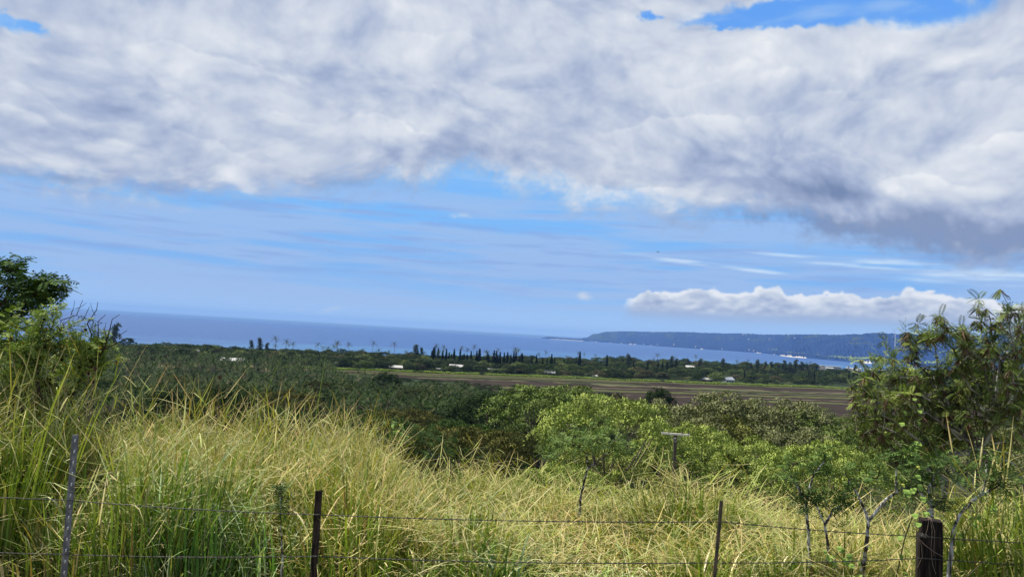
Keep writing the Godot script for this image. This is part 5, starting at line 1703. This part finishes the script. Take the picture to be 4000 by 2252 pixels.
func build_houses() -> void:
	var white := Color(0.42, 0.42, 0.41)
	var pale := Color(0.38, 0.38, 0.37)
	var grey := Color(0.30, 0.31, 0.33)
	var brown := Color(0.12, 0.10, 0.085)
	house("small white house beneath the leaning ironwood at the left", -27.9, 880.0, 14, 8, 3.6, 1.2, 0.1, white, Color(0.6, 0.6, 0.6))
	house("wide grey-roofed house, upper block of the pair at the left", -24.3, 868.0, 26, 10, 5.6, 2.2, 0.1, pale, grey, 2)
	house("lower grey-roofed wing below the wide left house", -23.5, 846.0, 17, 8, 3.2, 1.8, -0.1, brown, grey)
	house("small white hut with a bright roof between left houses", -23.1, 815.0, 8, 6, 2.8, 1.0, 0.2, white, white)
	house("long low house with a gleaming white roof", -21.1, 760.0, 21, 9, 4.0, 2.2, 0.05, brown, Color(0.8, 0.8, 0.8))
	house("left of two grey gabled houses above the grove", -16.5, 815.0, 14, 9, 3.4, 2.6, 0.3, pale, grey)
	house("right of two grey gabled houses above the grove", -15.3, 822.0, 15, 9, 4.4, 2.2, 0.0, brown, pale)
	house("small dull house at the left tip of the field", -13.2, 782.0, 9, 7, 3.0, 1.8, 0.2, brown, Color(0.25, 0.23, 0.21))
	house("dark house with white roof by the field edge", -8.9, 765.0, 13, 8, 3.6, 1.8, 0.1, brown, white)
	house("two-storey white framed house on the field edge", -4.1, 800.0, 14, 9, 5.8, 2.0, -0.15, white, pale, 2)
	house("low white shed left of the two-storey house", -5.45, 796.0, 6, 4, 2.4, 0.5, 0.0, white, white)
	house("pale roofed low house right of the two-storey one", -1.1, 822.0, 13, 8, 2.8, 1.6, 0.1, brown, pale)
	house("grey-roofed house among palms above the field", 3.4, 838.0, 12, 8, 3.2, 2.0, 0.0, brown, grey)
	house("tiny white shed alone on the far field edge", 7.05, 836.0, 5, 4, 2.6, 0.8, 0.1, white, white)
	house("low house with a light grey roof at the field's far right", 15.7, 925.0, 13, 8, 2.8, 2.0, 0.1, brown, pale)
	house("blue-grey gabled house with white trim at the right field edge", 17.2, 940.0, 12, 9, 4.2, 2.8, 0.7, Color(0.30, 0.34, 0.40), Color(0.28, 0.31, 0.36), 2)
	house("house with a white roof near the shore palms", 14.4, 1290.0, 16, 9, 6.0, 2.4, 0.0, pale, white)
	house("white house half hidden in trees towards the ironwoods", 16.6, 1250.0, 12, 8, 5.0, 2.0, 0.2, white, pale)
	house("pale house glimpsed between trees beyond the field", 9.2, 990.0, 11, 8, 3.6, 2.0, 0.2, pale, Color(0.6, 0.55, 0.5))
	house("small light roof deep in the shore trees", 12.3, 1090.0, 10, 8, 4.0, 2.0, -0.2, pale, pale)
	# the white works by the water on the right
	var g2 := "white buildings by the bay"
	house("pinkish white block, leftmost of the bayside buildings", 23.8, 2030.0, 17, 14, 11.0, 0.2, 0.0, Color(0.72, 0.62, 0.56), white, 3, g2)
	house("long white block with stepped roof by the bay", 24.6, 2060.0, 34, 14, 10.0, 0.3, 0.0, white, white, 3, g2)
	house("small white hall in front of the bayside blocks", 24.3, 1990.0, 16, 10, 5.0, 1.6, 0.1, white, pale, 1, g2)
	house("grey-white works hall right of the stepped block", 25.9, 2110.0, 36, 14, 8.0, 1.0, 0.0, pale, white, 2, g2)
	house("small white shed before the works hall", 26.0, 2010.0, 12, 9, 4.5, 1.6, 0.0, white, white, 1, g2)
	house("long low white hall at the right end by the bay", 27.3, 2160.0, 56, 14, 5.5, 1.2, 0.0, white, white, 1, g2)
	for s in [[25.55, "left white silo beside the bayside works hall"], [26.1, "right white silo beside the bayside works hall"]]:
		var o := thing("silo", s[1], "silo", on(s[0], 2090.0), 0.0, "silos of the bayside works")
		var g := Geo.new()
		g.tube([V(0, -0.5, 0), V(0, 13.0, 0)], [2.4, 2.4], 12, pale)
		mesh_node("tank", g.mesh(), paint(0.6, 0.4), o)
		var c := Geo.new()
		c.tube([V(0, 13.0, 0), V(0, 14.6, 0)], [2.6, 0.3], 12, white, true)
		mesh_node("cap", c.mesh(), paint(0.6, 0.4), o)
	# across the bay
	var r := RandomNumberGenerator.new()
	r.seed = 15
	for k in 16:
		var az := r.randf_range(9.0, 22.0)
		far_house(az, r.randf_range(0.62, 0.9) if k % 3 else r.randf_range(0.03, 0.10), r)
	turbine()
	var p := hill_point(13.1, 0.10)
	var o := thing("white_tower", "white tower at the foot of the far hills", "tower", p)
	var g := Geo.new()
	g.box(V(-7, 0, -7), V(7, 34, 7), white)
	mesh_node("shaft", g.mesh(), paint(0.8, 0.3), o)
	var c := Geo.new()
	for s in 4:
		var a := PI / 4 + s * PI / 2
		c.tri(V(cos(a), 0, sin(a)) * 11.5 + V(0, 34.1, 0), V(cos(a + PI / 2), 0, sin(a + PI / 2)) * 11.5 + V(0, 34.1, 0), V(0, 44, 0), pale)
	mesh_node("roof", c.mesh(), paint(0.8, 0.3), o)
	var hall := Geo.new()
	hall.box(V(-60, 0, 8), V(-18, 12, 30), white)
	mesh_node("hall", hall.mesh(), paint(0.8, 0.3), o)


var hill_pts: PackedVector3Array
var hill_w := 0


func hill_point(az: float, t: float) -> Vector3:
	var col := clampi(int((az - 2.6) / 0.055), 0, hill_w - 1)
	return hill_pts[clampi(int(t * 73.0), 0, 73) * hill_w + col]


func far_house(az: float, t: float, r: RandomNumberGenerator) -> void:
	var o := thing("hillside_house", "tiny pale house on the hills across the bay", "house", hill_point(az, t) + V(0, 6, 0), -deg_to_rad(az) + r.randf_range(-0.4, 0.4), "houses on the hills across the bay")
	var w := r.randf_range(8.0, 14.0)
	var g := Geo.new()
	g.box(V(-w / 2, -14, -6), V(w / 2, 5, 6), Color(0.62, 0.62, 0.60))
	mesh_node("wall", g.mesh(), paint(0.8, 0.3), o)
	var t2 := Geo.new()
	for s in [-1.0, 1.0]:
		t2.quad(V(-w / 2 - 1, 4.8, s * 7), V(w / 2 + 1, 4.8, s * 7), V(w / 2 + 1, 8, 0), V(-w / 2 - 1, 8, 0), Color(0.5, 0.5, 0.5))
	mesh_node("roof", t2.mesh(), paint(0.8, 0.3), o)


func turbine() -> void:
	var p := hill_point(28.55, 0.62)
	var o := thing("wind_turbine", "white wind turbine on the blue hills at the right", "wind turbine", p, -deg_to_rad(20.0))
	var white := paint(0.5, 0.4)
	var w := Color(0.78, 0.78, 0.78)
	var g := Geo.new()
	g.tube([V(0, -20, 0), V(0, 96, 0)], [3.4, 2.0], 10, w)
	mesh_node("tower", g.mesh(), white, o)
	var h := Geo.new()
	h.box(V(-2.2, 95, -7), V(2.2, 100, 4), w)
	var nacelle := mesh_node("nacelle", h.mesh(), white, o)
	var b := Geo.new()
	b.leaf(V(0, 1.5, 0), Vector3.UP, Vector3.RIGHT, 46.0, 4.4, w)
	b.leaf(V(0, 1.5, 0.5), Vector3.UP, Vector3.RIGHT, 46.0, 4.4, w)
	var bm := b.mesh()
	for k in 3:
		mesh_node("rotor_blade", bm, white, nacelle, Transform3D(Basis(Vector3.BACK, 0.35 + k * TAU / 3.0), V(0, 97.5, 5.0)))


func build_pole() -> void:
	var p := on(13.55, 50.0)
	var o := thing("power_pole", "old wooden power pole with a pale crossarm among the trees", "utility pole", p, -deg_to_rad(13.5) + 0.05)
	o.rotation.z = 0.01
	var top := 43.9 - p.y
	var g := Geo.new()
	g.tube([V(0, -1, 0), V(0, top * 0.6, 0), V(0, top - 0.05, 0)], [0.15, 0.13, 0.115], 9, Color(0.10, 0.085, 0.07), true)
	mesh_node("pole", g.mesh(), bark, o)
	var a := Geo.new()
	a.box(V(-0.94, top - 0.09, 0.118), V(0.94, top + 0.03, 0.22), Color(0.80, 0.73, 0.60))
	var arm := mesh_node("crossarm", a.mesh(), paint(0.85, 0.2), o)
	for s in [-1.0, 1.0]:
		var b := Geo.new()
		b.tube([V(s * 0.40, top - 0.08, 0.235), V(s * 0.02, top - 0.55, 0.16)], [0.022, 0.022], 5, Color(0.42, 0.40, 0.37))
		mesh_node("brace", b.mesh(), bark, arm)
	for x in [-0.84, -0.45, 0.45, 0.84]:
		var i := Geo.new()
		i.tube([V(x, top + 0.03, 0.17), V(x, top + 0.09, 0.17), V(x, top + 0.16, 0.17)], [0.02, 0.05, 0.025], 7, Color(0.10, 0.09, 0.085), true)
		mesh_node("insulator", i.mesh(), paint(0.4, 0.5), arm)
	var d := Geo.new()
	d.tube([V(0, top - 0.33, 0.12), V(0, top - 0.33, 0.16)], [0.06, 0.06], 9, Color(0.6, 0.58, 0.55), true)
	mesh_node("plate", d.mesh(), bark, o)


func build_bird() -> void:
	var a := deg_to_rad(7.1)
	var p := at(11.5, 110.0 * cos(a)) + V(0, EYE + 110.0 * sin(a), 0)
	var o := thing("bird", "small dark bird flying over the sea", "bird", p, 0.3)
	var m := paint(0.8, 0.2)
	var dark := Color(0.03, 0.03, 0.035)
	var g := Geo.new()
	g.tube([V(-0.17, 0, 0), V(-0.08, 0.01, 0), V(0.06, 0.0, 0), V(0.15, 0.01, 0), V(0.19, 0.01, 0)], [0.012, 0.04, 0.045, 0.028, 0.006], 7, dark)
	mesh_node("body", g.mesh(), m, o)
	for s in [-1.0, 1.0]:
		var w := Geo.new()
		w.quad(V(0.05, 0.01, s * 0.02), V(0.07, 0.07, s * 0.18), V(-0.03, 0.07, s * 0.18), V(-0.05, 0.01, s * 0.02), dark)
		w.tri(V(0.07, 0.07, s * 0.18), V(-0.06, 0.04, s * 0.40), V(-0.03, 0.07, s * 0.18), dark)
		mesh_node("wing", w.mesh(), m, o)
	var t := Geo.new()
	t.tri(V(-0.14, 0, 0), V(-0.27, 0, 0.05), V(-0.27, 0, -0.05), dark)
	mesh_node("tail", t.mesh(), m, o)


func _ready() -> void:
	rng.seed = 7
	var cam := Camera3D.new()
	cam.name = "camera"
	cam.position = Vector3(0, EYE, 0)
	cam.rotation_degrees = Vector3(3.63, 0, 3.28)
	cam.fov = 44.18
	cam.near = 0.1
	cam.far = 60000.0
	add_child(cam)
	var env := Environment.new()
	env.background_mode = Environment.BG_SKY
	env.sky = Sky.new()
	env.sky.sky_material = make_sky()
	env.background_energy_multiplier = 1.0 / EXPOSURE
	env.tonemap_mode = Environment.TONE_MAPPER_LINEAR
	env.tonemap_exposure = EXPOSURE
	env.sdfgi_enabled = true
	env.ssao_enabled = true
	env.ssil_enabled = true
	env.fog_enabled = true
	env.fog_density = 0.00003
	env.fog_light_color = Color(0.55, 0.74, 1.0)
	var world := WorldEnvironment.new()
	world.name = "world_environment"
	world.environment = env
	add_child(world)
	var sun := DirectionalLight3D.new()
	sun.name = "sun"
	sun.light_energy = 1.6
	sun.light_color = Color(1.0, 0.965, 0.90)
	sun.light_angular_distance = 0.55
	sun.shadow_enabled = true
	sun.rotation_degrees = Vector3(-60, -128, 0)
	add_child(sun)
	print("sky ", Time.get_ticks_msec())
	build_land()
	print("land ", Time.get_ticks_msec())
	build_houses()
	build_patterns()
	print("patterns ", Time.get_ticks_msec())
	build_slope_trees()
	build_groves()
	build_belt()
	print("trees ", Time.get_ticks_msec())
	build_pole()
	build_grass()
	print("grass ", Time.get_ticks_msec())
	build_corner_tree()
	build_thorn_shrub()
	build_pod_shrub()
	build_saplings()
	build_small_plants()
	build_fence()
	build_bird()
	for kind in pat:
		for o in pat[kind]:
			o.free()
	print("done ", Time.get_ticks_msec())
